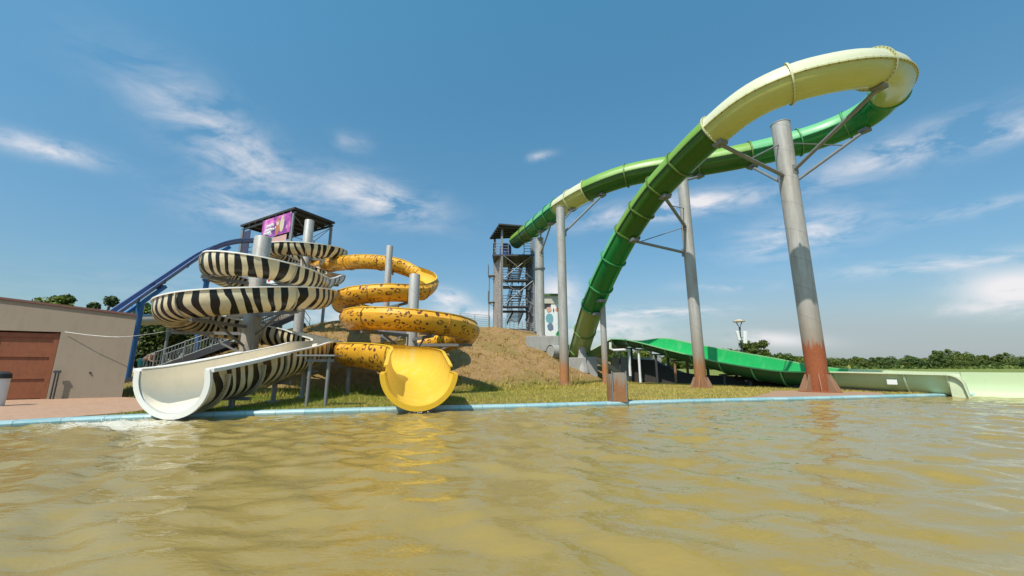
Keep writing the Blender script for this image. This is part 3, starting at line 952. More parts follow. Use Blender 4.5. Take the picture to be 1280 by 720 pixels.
# ---- leopard slide
Q1, Q2 = (-4.4, 17.5), (-6.9, 21.5)
AL = math.radians(93)
RL = 0.58
LEAN = math.radians(36)
lp = []
def ladd(x, y, rim, r=RL, e=0.27, bank=0.0, arc=93):
    a = math.radians(arc)
    lp.append((x, y, rim - (r * (1 - math.cos(a)) + e * math.cos(LEAN)), r, e, bank, a))
ladd(-14.8, 29.0, 8.8); ladd(-12.0, 26.4, 8.35); ladd(-9.4, 24.3, 7.95)
for d, rim in ((105, 7.62), (75, 7.25), (45, 6.72), (11, 5.98), (-20, 5.36), (-48, 5.12), (-72, 5.04), (-113, 4.9), (-155, 4.76), (-200, 4.58), (-245, 4.42), (-290, 4.26), (-335, 4.05), (-375, 3.84)):
    x, y = polar(Q2, 2.2, d); ladd(x, y, rim)
ladd(-5.75, 19.2, 3.66)
for d, rim in ((176, 3.45), (204, 3.37), (244, 3.28), (284, 3.17), (325, 3.05), (365, 2.9), (410, 2.68), (455, 2.42), (500, 2.18), (535, 2.02)):
    x, y = polar(Q1, 2.4, d); ladd(x, y, rim)
ladd(-6.55, 16.1, 1.96, 0.60); ladd(-5.75, 15.05, 1.90, 0.63, 0.22, 0, 96); ladd(-4.75, 14.35, 1.84, 0.70, 0.14, 0, 100); ladd(-3.75, 13.75, 1.72, 0.76, 0.06, 0, 104)
ladd(-3.15, 13.05, 1.58, 0.82, 0.02, 0, 104); ladd(-2.85, 12.1, 1.34, 0.85, 0.01, 0, 103); ladd(-2.58, 11.15, 1.08, 0.86, 0.0, 0, 100); ladd(-2.32, 10.2, 0.88, 0.86, 0.0, 0, 90)
LP, LS = catmull(lp, 0.22)
Lfr = frames(LP, LP[:, 5])
leo = thing('leopard_slide', 'open spiral water slide in orange yellow with brown leopard rosettes and a plain yellow exit', 'water slide', (-4.4, 15.0, 0))
Ll = LS[-1]
exit_l = int(np.argmin(np.abs(LS - (Ll - 3.9))))
cuts = list(np.linspace(0, exit_l, 19).astype(int))  # joints
for a, b in zip(cuts[:-1], cuts[1:]):
    s = flume_piece('flume_section', LP, LS, a, b, Lfr, AL, 0.03, 0.045, 0.035, [M['leopard'], M['yellow_inner'], M['yellow_lip']], leo, arcs=LP[:, 6])
    flange_piece('flange', LP, LS, b, Lfr, AL, s, M['flange_orange'], out=0.04, arcs=LP[:, 6])
mid_l = int(np.argmin(np.abs(LS - (Ll - 0.9))))
ch1 = flume_piece('exit_bend', LP, LS, exit_l, mid_l, Lfr, AL, 0.04, 0.06, 0.05, [M['yellow_inner']] * 2 + [M['yellow_lip']], leo, n=28, arcs=LP[:, 6])
LQ = LP.copy()
LQ[mid_l:, 3] += 0.03
arcs2 = LP[:, 6].copy(); arcs2[mid_l:] = math.radians(86)
ch2 = flume_piece('exit_chute', LQ, LS, mid_l, len(LP) - 1, Lfr, AL, 0.05, 0.07, 0.05, [M['yellow_inner']] * 2 + [M['yellow_lip']], leo, n=28, arcs=arcs2)
flange_piece('mouth_lip', LQ, LS, len(LP) - 1, Lfr, AL, ch2, M['yellow_lip'], out=0.07, w=0.08, n=28, arcs=arcs2, bolts=False, inner=0.055)
LEAN = None

# ------------------------------------------------------------------ support posts of the spirals
def spiral_post(name_label, c, r, z0, z1, attach, mat, collar=None):
    root = thing('steel_post', name_label, 'post', (c[0], c[1], z0))
    mb = MB()
    mb.tube([(c[0], c[1], z0 - 0.3), (c[0], c[1], z1 - 0.02), (c[0], c[1], z1)], [r, r, r * 0.96], 28)
    if collar:
        for zc in collar:
            mb.tube([(c[0], c[1], zc - 0.05), (c[0], c[1], zc + 0.05)], r + 0.05, 28)
    mb.build('pipe', mat, root, smooth=True)
    for (px_, py_, pz_) in attach:
        mb = MB()
        d = Vector((px_ - c[0], py_ - c[1], 0)); L = d.length; d.normalize()
        zz = min(pz_ - 0.08, z1 - 0.1)
        a = Vector((c[0], c[1], zz)) + d * (r - 0.02)
        b = Vector((px_, py_, zz)) + d * 0.25
        mb.beam(a, b, 0.09, 0.12)
        mb.beam(Vector((c[0], c[1], zz - 0.75)) + d * (r - 0.02), Vector((px_, py_, zz - 0.06)) - d * L * 0.35, 0.06, 0.07)
        s = d.cross(Vector((0, 0, 1)))
        mb.beam(b - d * 0.28 + s * 0.45 + Vector((0, 0, 0.07)), b - d * 0.28 - s * 0.45 + Vector((0, 0, 0.07)), 0.08, 0.05)
        mb.build('bracket_arm', M['grey_steel'], root)
    return root

def near_post(P, S, c, rmax, zmax, every=2.2, zmin=0.4, smax=None):
    out, last = [], -9
    for i in range(len(P)):
        d = math.hypot(P[i, 0] - c[0], P[i, 1] - c[1])
        if smax is not None and S[i] > smax: break
        if d < rmax and P[i, 2] < zmax and P[i, 2] > zmin and S[i] - last > every:
            out.append(tuple(P[i, :3])); last = S[i]
    return out

spiral_post('thick grey steel post rising through the nearer zebra spiral, rusty at its foot', P1, 0.32, gz(*P1), 6.4,
            near_post(ZP, ZS, P1, 2.62, 5.0, 2.9, 1.0, Lz - 7), M['steel_low_rust'], [5.05 - 1.1])
spiral_post('tall grey steel post in the middle of the far upper zebra loop', P2, 0.30, gz(*P2), 11.0,
            near_post(ZP, ZS, P2, 2.2, 9.5, 2.9), M['steel'])
spiral_post('short grey steel post inside the low leopard loop behind the yellow exit', Q1, 0.235, gz(*Q1), 5.15,
            near_post(LP, LS, Q1, 2.62, 4.0, 2.6, 0.6, Ll - 7), M['steel'])
spiral_post('slim grey steel post inside the upper leopard loop', Q2, 0.18, gz(*Q2), 7.75,
            near_post(LP, LS, Q2, 2.2, 8.0, 2.9), M['steel'])

def stub(c, top, label, r=0.07, grp=None):
    x, y = c; z0 = gz(x, y)
    root = thing('stub_support', label, 'support', (x, y, z0), grp)
    mb = MB(); mb.tube([(x, y, z0 - 0.1), (x, y, top)], r, 14); mb.build('leg', M['grey_steel'], root, smooth=True)
    mb = MB(); mb.box((x, y, z0 + 0.03), (0.3, 0.3, 0.06)); mb.build('base_plate', M['grey_steel'], root)
    mb = MB(); mb.beam((x - 0.45, y, top), (x + 0.45, y, top), 0.1, 0.08); mb.build('saddle_bar', M['grey_steel'], root)

def path_at(P, S, s):
    return [float(np.interp(s, S, P[:, k])) for k in range(3)]
for s_, lab in ((Lz - 1.6, 'short steel stub under the white zebra chute, closest to the pool'),
                (Lz - 3.4, 'short steel stub under the middle of the straight striped chute'),
                (Lz - 5.4, 'steel stub under the top of the straight striped chute')):
    x, y, z = path_at(ZP, ZS, s_); stub((x + 0.15, y), z - 0.02, lab)
x, y, z = path_at(LP, LS, Ll - 7.2); stub((x, y), z - 0.02, 'steel stub under the lowest leopard bend left of the yellow exit', 0.08)

# flat-topped steel stand by the coping
c = at(388, 513, 10.75); c.z = 0
st = thing('steel_stand', 'flat topped steel stand on two thin legs beside the striped chute', 'stand', c)
mb = MB(); mb.box((c.x, c.y + 0.2, 1.33), (1.02, 0.5, 0.04), 0.06); mb.build('top_plate', M['grey_steel'], st)
mb = MB(); mb.beam((c.x - 0.36, c.y + 0.2, 1.20), (c.x + 0.40, c.y + 0.2, 1.20), 0.06, 0.07); mb.build('cross_bar', M['grey_steel'], st)
for dx in (-0.22, 0.28):
    mb = MB(); mb.tube([(c.x + dx, c.y + 0.2, -0.05), (c.x + dx, c.y + 0.2, 1.31)], 0.045, 12); mb.build('leg', M['grey_steel'], st, smooth=True)

# ------------------------------------------------------------------ green tube slide
RT = 0.70
tp = [(636, 309, 37.6), (650, 298, 35.4), (672, 281, 31), (700, 259, 27.4), (735, 238, 25), (775, 222, 23.8), (820, 212, 22.8), (870, 206, 22.0), (930, 195, 21.0), (985, 182, 20.2), (1040, 164, 19.2),
      (1083, 143, 18.0), (1108, 120, 16.6), (1117, 102, 15.2), (1108, 90, 14.0), (1078, 86.5, 13.2), (1035, 92.5, 13.0), (985, 106, 13.3), (935, 130, 14.3), (890, 166, 15.8), (850, 205, 17.5), (815, 244, 19.2), (785, 289, 21.0), (760, 337, 23.0), (741, 382, 25.5), (729, 420, 28.4), (724, 440, 30.3)]
tw = [tuple(at(*q)) for q in tp]
tw += [(5.25, 31.6, 1.15), (6.0, 31.75, 1.25)]
TPp, TS = catmull(tw, 0.3)
def rmf(P):
    """rotation-minimising frames that stay close to upright"""
    T = np.gradient(P[:, :3], axis=0); T /= np.linalg.norm(T, axis=1)[:, None]
    N = np.cross(T, [0, 0, 1.0]); N /= np.linalg.norm(N, axis=1)[:, None]
    return T, N, np.cross(N, T)
Tfr = rmf(TPp)
tube_root = thing('tube_slide', 'huge looping green and lime tube slide that drops into an open green run-out', 'water slide', (10.0, 24.0, 0))

def tube_section(i0, i1, mat, top_mat, seam, parent, nr=36):
    T, N, B = Tfr
    mb = MB(); mtop = MB()
    for i in range(i0, i1 + 1):
        for k in range(13):
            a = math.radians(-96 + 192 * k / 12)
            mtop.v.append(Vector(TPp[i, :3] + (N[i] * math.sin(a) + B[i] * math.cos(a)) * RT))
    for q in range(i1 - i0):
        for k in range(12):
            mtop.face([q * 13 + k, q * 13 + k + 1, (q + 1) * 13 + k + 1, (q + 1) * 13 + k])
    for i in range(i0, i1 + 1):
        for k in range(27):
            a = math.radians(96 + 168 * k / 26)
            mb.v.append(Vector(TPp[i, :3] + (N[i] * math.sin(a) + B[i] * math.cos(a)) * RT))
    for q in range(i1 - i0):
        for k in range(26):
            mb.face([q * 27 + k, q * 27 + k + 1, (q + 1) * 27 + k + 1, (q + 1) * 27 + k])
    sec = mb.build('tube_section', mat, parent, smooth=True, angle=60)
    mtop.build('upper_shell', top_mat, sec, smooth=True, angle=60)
    # ring flange at the lower end
    mb = MB(); t = Vector(T[i1]); c = Vector(TPp[i1])
    for (ra, off) in ((RT - 0.01, -0.03), (RT + 0.085, -0.03), (RT + 0.085, 0.03), (RT - 0.01, 0.03)):
        for k in range(nr):
            a = 2 * PI * k / nr
            mb.v.append(c + Vector(N[i1] * math.sin(a) + B[i1] * math.cos(a)) * ra + t * off)
    for j in range(4):
        j2 = (j + 1) % 4
        for k in range(nr):
            k2 = (k + 1) % nr
            mb.face([j * nr + k, j * nr + k2, j2 * nr + k2, j2 * nr + k])
    for k in range(nr):
        a = 2 * PI * (k + 0.5) / nr
        d = Vector(N[i1] * math.sin(a) + B[i1] * math.cos(a)) * (RT + 0.05)
        mb.tube([c + d - t * 0.05, c + d + t * 0.05], 0.016, 5, True, 1)
    mb.build('ring_flange', [seam, M['bolt']], sec)
    # lengthwise seam flanges with bolts, level with the axis
    for sgn in (-1, 1):
        mb = MB()
        a = sgn * math.radians(96)
        rows = []
        for i in range(i0, i1 + 1):
            d = Vector(N[i] * math.sin(a) + B[i] * math.cos(a))
            e = Vector(N[i] * math.cos(a) - B[i] * math.sin(a))
            p = Vector(TPp[i])
            rows.append((p + d * (RT - 0.01) - e * 0.025, p + d * (RT + 0.07) - e * 0.025, p + d * (RT + 0.07) + e * 0.025, p + d * (RT - 0.01) + e * 0.025))
        b0 = len(mb.v)
        for r_ in rows:
            mb.v += list(r_)
        for q in range(len(rows) - 1):
            for j in range(4):
                j2 = (j + 1) % 4
                mb.face([b0 + q * 4 + j, b0 + q * 4 + j2, b0 + q * 4 + 4 + j2, b0 + q * 4 + 4 + j])
        for i in range(i0, i1 + 1):
            d = Vector(N[i] * math.sin(a) + B[i] * math.cos(a)); e = Vector(N[i] * math.cos(a) - B[i] * math.sin(a))
            p = Vector(TPp[i]) + d * (RT + 0.04)
            mb.tube([p - e * 0.05, p + e * 0.05], 0.016, 5, True, 1)
        mb.build('seam_flange', [seam, M['bolt']], sec)
    return sec

def tube_i(px, hint):
    """index of the tube path point closest to a given photo column near a given depth"""
    best, bi = 1e9, 0
    for i in range(len(TPp)):
        p = TPp[i]
        d = Vector((p[0], p[1] * 1.0, p[2] - CAMZ))
        zc = d.y * CT + d.z * ST
        u = 640 + FPX * d.x / zc
        e = abs(u - px) + 6 * abs(p[1] - hint)
        if e < best: best, bi = e, i
    return bi
marks = [(645, 36.3, None), (657, 33.5, 'tube_dark'), (666, 32, 'tube_dark'), (676, 30.5, 'tube_emerald'), (688, 28.8, 'tube_emerald'), (700, 27.4, 'tube_emerald'), (714, 26.3, 'tube_pale'), (737, 25, 'tube_pale'),
         (785, 23.6, 'tube_dark'), (835, 22.6, 'tube_dark'), (874, 21.9, 'tube_dark'), (940, 20.8, 'tube_dark'), (1000, 20.0, 'tube_emerald'), (1058, 18.9, 'tube_emerald'), (1112, 16.4, 'tube_emerald'),
         (1092, 13.5, 'tube_pale'), (985, 13.3, 'tube_pale'), (893, 15.7, 'tube_pale'), (850, 17.5, 'tube_dark'), (826, 18.7, 'tube_dark'), (803, 20.1, 'tube_dark'), (784, 21.1, 'tube_dark'), (766, 22.4, 'tube_emerald'), (752, 24, 'tube_emerald'),
         (741, 25.6, 'tube_emerald'), (731, 27.8, 'tube_olive'), (725, 30, 'tube_olive'), (742, 31.75, 'tube_olive')]
seam_of = {'tube_dark': M['seam_green'], 'tube_olive': M['seam_green'], 'tube_emerald': M['seam_emerald'], 'tube_pale': M['seam_pale']}
mi = [tube_i(a, b) for a, b, _ in marks]
mi[-1] = len(TPp) - 1
for (i0, i1, mk) in zip(mi[:-1], mi[1:], marks[1:]):
    if i1 - i0 < 1: continue
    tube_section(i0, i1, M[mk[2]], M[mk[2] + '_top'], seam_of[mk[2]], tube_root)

# ---- open run-out
A0, E0 = Vector((7.4, 29.8)), Vector((16.7, 15.6))
DR = (E0 - A0).normalized(); NR = Vector((-DR.y, DR.x)); WR = 2.2
LR = (E0 - A0).length
def on_line(px, py, off):
    d = ray(px, py); k = d.x / d.y
    o = A0 + NR * off
    t = (k * o.y - o.x) / (DR.x - k * DR.y)
    Y = o.y + DR.y * t
    return t, CAMZ + d.z / d.y * Y
nr_ = sorted(on_line(*q, 0) for q in ((764, 423.7), (781, 424), (804, 429), (830, 436), (861, 443.5), (882, 449), (900, 453), (933, 458.5), (975, 464.5), (1008, 465), (1045, 464.8), (1120, 466.5), (1180, 468), (1195, 468)))
fr_ = sorted(on_line(*q, WR) for q in ((806, 426), (820, 423), (838, 423), (862, 429), (880, 432.5), (900, 436), (932, 441.7), (975, 449), (1008, 456), (1045, 461), (1140, 465), (1200, 466), (1280, 466)))
ts = np.concatenate([np.arange(0, LR, 0.35), [LR]])
nz = np.interp(ts, [a for a, _ in nr_], [b for _, b in nr_]); fz = np.interp(ts, [a for a, _ in fr_], [b for _, b in fr_])
def smooth1(a, n=3):
    for _ in range(n):
        a = np.concatenate([[a[0]], (a[:-2] + 2 * a[1:-1] + a[2:]) / 4, [a[-1]]])
    return a
nz, fz = smooth1(nz), smooth1(fz)
fz = np.maximum(fz, nz - 0.05)
stn = []    # near rim, far rim, floor
pre = [((5.35, 30.35, 1.95), (6.6, 32.4, 1.95)), ((6.0, 30.25, 2.32), (7.5, 32.1, 2.35)), ((6.7, 30.1, 2.70), (8.3, 31.7, 2.75))]
for n_, f_ in pre:
    stn.append((Vector(n_), Vector(f_), min(n_[2], f_[2]) - 0.62))
for t, a, b in zip(ts, nz, fz):
    pn = A0 + DR * t; pf = pn + NR * WR
    stn.append((Vector((pn.x, pn.y, a)), Vector((pf.x, pf.y, b)), a - float(np.interp(t, [0, 2, 8, 13, LR], [0.55, 0.48, 0.62, 0.80, 0.86]))))

def trough(i0, i1, mats, parent, name='runout_section', n=22):
    mb = MB()
    th = 0.035
    prof = []
    for k in range(n + 1):
        a = -1 + 2 * k / n
        prof.append((a, abs(a) ** 4.2))
    rings = []
    for i in range(i0, i1 + 1):
        pn, pf, zb = stn[i]
        for inner in (0, 1):
            for a, h in prof:
                w = (a + 1) / 2
                if inner:
                    w = 0.5 + (w - 0.5) * 0.97
                x = pn.x + (pf.x - pn.x) * w; y = pn.y + (pf.y - pn.y) * w
                top = pn.z if a < 0 else pf.z
                mb.v.append(Vector((x, y, zb + (top - zb) * h + (th if inner and h < 0.97 else 0))))
        # lip strips
        dirv = Vector((pf.x - pn.x, pf.y - pn.y, 0)).normalized()
        for p, s in ((pn, -1), (pf, 1)):
            for dx, dz in ((-0.05, 0.025), (0.10, 0.025), (0.10, -0.035), (-0.05, -0.035)):
                q = p + dirv * s * dx
                mb.v.append(Vector((q.x, q.y, p.z + dz)))
        rings.append(len(mb.v))
    m = n + 1; st_ = 2 * m + 8
    for q in range(i1 - i0):
        b0, b1 = q * st_, (q + 1) * st_
        for j in range(n):
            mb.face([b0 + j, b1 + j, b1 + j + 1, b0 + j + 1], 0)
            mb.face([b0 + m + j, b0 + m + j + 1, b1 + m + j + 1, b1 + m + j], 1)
        for s in range(2):
            l0, l1 = b0 + 2 * m + 4 * s, b1 + 2 * m + 4 * s
            for j in range(4):
                j2 = (j + 1) % 4
                mb.face([l0 + j, l0 + j2, l1 + j2, l1 + j], 2)
    for b in (0, (i1 - i0) * st_):
        for j in range(n):
            mb.face([b + j, b + j + 1, b + m + j + 1, b + m + j], 0)
        for s in range(2):
            l = b + 2 * m + 4 * s
            mb.face([l, l + 1, l + 2, l + 3], 2)
    o = mb.build(name, mats, parent, smooth=True, angle=40)
    # joint collar below the lower end
    mb = MB()
    pn, pf, zb = stn[i1]
    d3 = (stn[i1][0] - stn[i1 - 1][0]).normalized()
    for off in (-0.03, 0.03):
        for ext in (0.0, 1.0):
            for a, h in prof:
                w = (a + 1) / 2
                w2 = 0.5 + (w - 0.5) * (1 + 0.055 * ext)
                x = pn.x + (pf.x - pn.x) * w2; y = pn.y + (pf.y - pn.y) * w2
                top = pn.z if a < 0 else pf.z
                mb.v.append(Vector((x, y, zb - 0.06 * ext * (1 - h) + (top - zb) * h - 0.05 * h)) + d3 * off)
    for j in range(n):
        mb.face([m + j, m + j + 1, 3 * m + j + 1, 3 * m + j])
        mb.face([j, j + 1, m + j + 1, m + j]); mb.face([2 * m + j, 2 * m + j + 1, 3 * m + j + 1, 3 * m + j])
    mb.build('joint_collar', mats[2], o)
    return o

npre = len(pre)
def t_i(t):
    return npre + int(np.argmin(np.abs(ts - t)))
rim_green = dirty('rim_green', (0.20, 0.50, 0.20), 0.4, dirt=(0.4, 0.45, 0.2), dirtamt=0.4, bstr=0)
rim_pale = dirty('rim_pale', (0.60, 0.66, 0.45), 0.4, bstr=0)
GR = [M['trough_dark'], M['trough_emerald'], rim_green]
PR = [M['tube_olive'], M['trough_pale'], rim_pale]
PL = [M['trough_pale'], M['trough_pale'], rim_pale]
tt = lambda px, py=450: on_line(px, py, 0)[0]
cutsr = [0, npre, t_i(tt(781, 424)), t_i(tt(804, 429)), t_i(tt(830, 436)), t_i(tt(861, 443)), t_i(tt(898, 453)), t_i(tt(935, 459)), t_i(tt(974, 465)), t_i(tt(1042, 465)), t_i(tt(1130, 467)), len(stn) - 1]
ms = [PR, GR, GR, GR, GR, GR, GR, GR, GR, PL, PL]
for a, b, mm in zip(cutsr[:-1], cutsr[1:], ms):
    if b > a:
        sec = trough(a, b, mm, tube_root)
# far wall and floor carry on over the pool after the near wall ends
mb = MB()
pn, pf, zb = stn[-1]
d3 = Vector((DR.x, DR.y, 0)); s3 = Vector((NR.x, NR.y, 0))
wallp = [(-0.9, -0.02), (-0.35, 0.0), (-0.14, 0.06), (-0.04, 0.2), (0.0, 0.55), (0.0, fz[-1] - zb), (0.10, fz[-1] - zb + 0.02), (0.10, fz[-1] - zb - 0.04), (0.04, fz[-1] - zb - 0.05), (0.04, 0.5), (0.0, 0.15), (-0.12, 0.0), (-0.35, -0.06), (-0.9, -0.07)]
c0 = Vector((pf.x, pf.y, zb))
for L_ in (0.02, 2.5, 5.5):
    for x_, z_ in wallp:
        mb.v.append(c0 + d3 * L_ + s3 * x_ + Vector((0, 0, z_)))
k = len(wallp)
for q in range(2):
    for j in range(k):
        j2 = (j + 1) % k
        mb.face([q * k + j, (q + 1) * k + j, (q + 1) * k + j2, q * k + j2])
mb.face(list(range(k))); mb.face(list(range(2 * k, 3 * k))[::-1])
mb.build('splash_wall', M['trough_pale'], tube_root, smooth=True, angle=45)
# rolled end of the near wall curving down to the water
mb = MB()
pts = []
for a in np.linspace(0, PI / 2, 9):
    pts.append(Vector((pn.x, pn.y, 0)) + d3 * (0.02 + 0.42 * math.sin(a)) + Vector((0, 0, nz[-1] - 0.42 * (1 - math.cos(a)))))
pts.append(pts[-1] + Vector((0, 0, -0.2)) + d3 * 0.03)
pts.append(pts[-1] + Vector((0, 0, -0.42)) + d3 * 0.06)
for p in pts:
    for dx in (-0.12, 0.12):
        for th in (0, 1):
            mb.v.append(p + s3 * dx - (d3 * 0.7 + Vector((0, 0, 0.7))) * 0.05 * th)
for q in range(len(pts) - 1):
    a, b = q * 4, q * 4 + 4
    for i1, i2 in ((0, 2), (2, 3), (3, 1), (1, 0)):
        mb.face([a + i1, a + i2, b + i2, b + i1])
mb.face([0, 1, 3, 2]); e = 4 * (len(pts) - 1); mb.face([e, e + 2, e + 3, e + 1])
# infill web of the near wall
web = [Vector((pn.x, pn.y, zb + 0.05)) + d3 * 0.02] + [p - s3 * 0.0 for p in pts]
mb.prism([p + s3 * 0.02 for p in web], s3 * 0.05)
mb.build('end_lip', rim_pale, tube_root, smooth=True, angle=40)
# small notice on the near wall
tn = tt(1115, 476)
q = A0 + DR * (tn + 0.0)
mb = MB(); cc = Vector((q.x, q.y, 0.42)) - s3 * 0.03
mb.prism([cc + d3 * x + Vector((0, 0, z)) for x, z in ((-0.16, -0.09), (0.16, -0.09), (0.16, 0.11), (-0.16, 0.11))], s3 * 0.03)
mb.build('notice_plate', M['white_paint'], tube_root)

# run-out trestles
k = 0
for px, lab in ((770, 'trestle under the crest of the green run-out, closest to the grey wall'), (793, 'white painted trestle just right of the drain pipe'), (815, 'dark trestle between the drain pipe and the paired legs'),
                (837, 'paired rusty trestle in the middle of the gap under the run-out'), (866, 'trestle just left of the rust footed second tallest post'), (896, 'trestle just right of the rust footed second tallest post'),
                (930, 'low trestle under the shaded end of the green slope'), (985, 'very low trestle next to the tallest post')):
    t = tt(px)
    i = t_i(t)
    pn_, pf_, zb_ = stn[i]
    r0 = Vector(((pn_.x + pf_.x) / 2, (pn_.y + pf_.y) / 2, 0))
    r0.z = gz(r0.x, r0.y)
    root = thing('trestle', lab, 'support', r0, 'trestles carrying the open green run-out')
    for w in (0.2, 0.8):
        x, y = pn_.x + (pf_.x - pn_.x) * w, pn_.y + (pf_.y - pn_.y) * w
        g = gz(x, y)
        mb = MB(); mb.tube([(x, y, g - 0.1), (x, y, max(zb_ - 0.07, g + 0.02))], 0.085, 12)
        mb.build('leg', M['white_paint'] if px == 793 else M['steel_weathered'] if px == 837 else M['dark_steel'], root, smooth=True)
    mb = MB(); mb.beam((pn_.x, pn_.y, zb_ - 0.10), (pf_.x, pf_.y, zb_ - 0.10), 0.12, 0.10); mb.build('cross_beam', M['dark_steel'], root)

# ------------------------------------------------------------------ big tube posts
GUS = dirty('gusset_rust', (0.30, 0.17, 0.10), 0.8, scale=2.5, amount=0.35, dirt=(0.22, 0.07, 0.03), dirtamt=0.6, bstr=0.3)
def big_post(label, base, top_z, r, mat, arms=(), gusset=0.0, ngus=8, rods=()):
    x, y, z0 = base
    root = thing('steel_post', label, 'post', base)
    mb = MB()
    mb.tube([(x, y, z0 - 0.3), (x, y, top_z - 0.03)], [r, r], 36)
    mb.tube([(x, y, top_z - 0.028), (x, y, top_z)], [r + 0.02, r + 0.02], 36)
    mb.build('pipe', mat, root, smooth=True, angle=50)
    if gusset:
        for k_ in range(ngus):
            a = 2 * PI * (k_ + 0.3) / ngus
            d = Vector((math.cos(a), math.sin(a), 0)); s = d.cross(Vector((0, 0, 1))) * 0.015
            o0 = Vector((x, y, z0))
            mb = MB()
            mb.prism([o0 + d * (r - 0.01) - s + Vector((0, 0, 0.0)), o0 + d * (r + gusset * 0.42) - s, o0 + d * (r + gusset * 0.42) - s + Vector((0, 0, 0.12)), o0 + d * (r + 0.05) - s + Vector((0, 0, gusset)), o0 + d * (r - 0.01) - s + Vector((0, 0, gusset))], s * 2)
            mb.build('gusset_plate', GUS, root)
        mb = MB(); mb.tube([(x, y, z0 - 0.1), (x, y, z0 + 0.035)], r + gusset * 0.5, 28); mb.build('base_plate', mat, root)
    for (z_on, tip, rr) in arms:
        tip = Vector(tip)
        d = Vector((tip.x - x, tip.y - y, 0)).normalized()
        a = Vector((x, y, z_on)) + d * (r - 0.03)
        mb = MB()
        mb.tube([a, tip], rr, 14)
        mb.beam(a - Vector((0, 0, 0.22)) + d * 0.03, a + Vector((0, 0, 0.22)) + d * 0.03, 0.26, 0.04)
        mb.build('arm', M['grey_steel'], root, smooth=True)
        mb = MB(); mb.box(tip + Vector((0, 0, 0.03)), (0.42, 0.42, 0.16), 0.4); mb.build('saddle', M['grey_steel'], root)
    for (z_on, tip, rr) in rods:
        tip = Vector(tip); d = Vector((tip.x - x, tip.y - y, 0)).normalized()
        mb = MB(); mb.tube([Vector((x, y, z_on)) + d * (r - 0.02), tip], rr, 8); mb.build('tie_rod', M['grey_steel'], root, smooth=True)
    return root

def under(i, extra=0.09):
    p = Vector(TPp[i]); return p - Vector(Tfr[2][i]) * (RT + extra)
i_n1, i_n2 = tube_i(1092, 13.5), tube_i(893, 15.7)
i_f1, i_f2 = tube_i(1075, 18.6), tube_i(940, 20.8)
pa = at(1025, 490, 17.45); pa.z = 0.0
u1, u2, u3, u4 = under(i_n1), under(i_n2), under(i_f1), under(i_f2)
big_post('tallest and widest post, bright rust red at its foot, under the top loop', pa, 12.7, 0.40, M['steel_high_rust'],
         arms=((9.9, u2, 0.085), (10.1, u1, 0.085), (9.7, u3, 0.075), (9.7, u4, 0.07)), gusset=0.75, rods=((11.5, u2 * 0.55 + Vector((pa.x, pa.y, 10.1)) * 0.45, 0.03), (11.7, u3 * 0.7 + Vector((pa.x, pa.y, 9.7)) * 0.3, 0.03)))
pb = at(877, 486, 20.9); pb.z = 0.0
i_b1, i_b2 = tube_i(826, 18.7), tube_i(784, 21.1)
v1, v2 = under(i_b1), under(i_b2)
topb = at(850, 214, 20.9).z
big_post('second tallest post, brown rust on its lower third, left of the tallest one', pb, topb, 0.285, M['steel_mid_rust'],
         arms=((at(866, 285, 20.9).z, v1, 0.08), (at(868, 316, 20.9).z, v2, 0.075), (topb - 0.5, under(tube_i(870, 22.0)), 0.07)), gusset=0.55,
         rods=((at(866, 262, 20.9).z, v1 * 0.75 + Vector((pb.x, pb.y, at(866, 285, 20.9).z)) * 0.25, 0.025), (at(866, 285, 20.9).z, v2 * 0.9 + Vector((pb.x, pb.y, at(868, 316, 20.9).z)) * 0.1, 0.025)))
pc = at(706, 480, 22.5); pc.z = gz(pc.x, pc.y)
topc = at(700, 259, 22.5).z
i_c1, i_c2 = tube_i(752, 24.6), tube_i(716, 26.2)
big_post('grey post with an orange rusty foot standing on the bank below the first tube bend', pc, topc, 0.26, M['steel_tall_rust'],
         arms=((at(703, 290, 22.5).z, under(i_c1), 0.07), (at(703, 276, 22.5).z, under(i_c2), 0.06)), gusset=0.3, rods=((topc - 0.4, under(i_c1) * 0.8 + Vector((pc.x, pc.y, topc - 1)) * 0.2, 0.025),))
pd = at(757, 471, 25.0); pd.z = gz(pd.x, pd.y)
i_d = tube_i(747, 24.6)
topd = under(i_d).z - 0.02
big_post('slender post with a rusty foot propping the steep drop of the tube', pd, at(751, 350, 25).z, 0.19, M['steel_tall_rust'], arms=((at(752, 366, 25).z, under(tube_i(741, 25.6)), 0.06), (at(751, 352, 25).z - 0.1, under(i_d), 0.07)), gusset=0.2)
pe = at(676, 421, 31.0)
i_e = tube_i(676, 30.4)
big_post('stepped grey post on the concrete block beside the stair tower', pe, at(674, 298, 31).z, 0.33, M['steel'], arms=((at(677, 318, 31).z, under(tube_i(690, 28.6)), 0.06), (at(675, 302, 31).z, under(i_e), 0.06)), gusset=0.15)
# collar on that post
par = COL.objects[-1].parent
mb = MB(); zc = at(674, 336, 31).z; mb.tube([(pe.x, pe.y, zc - 0.06), (pe.x, pe.y, zc + 0.06)], 0.42, 28); mb.build('collar', M['grey_steel'], par)
# flared short support at the tube's foot
pf0 = at(728, 447, 28.6); pf0.z = gz(pf0.x, pf0.y)
root = thing('flared_support', 'short grey pipe support with a flared base under the foot of the tube', 'support', pf0)
i_f = tube_i(730, 28.0)
mb = MB(); zt = under(i_f).z
mb.tube([(pf0.x, pf0.y, pf0.z - 0.2), (pf0.x, pf0.y, pf0.z + 0.15), (pf0.x, pf0.y, zt - 0.7), (pf0.x, pf0.y, zt)], [0.55, 0.5, 0.26, 0.26], 24); mb.build('pipe', M['steel'], root, smooth=True)
mb = MB(); mb.box((pf0.x, pf0.y, zt + 0.05), (0.8, 0.5, 0.1)); mb.build('saddle', M['grey_steel'], root)

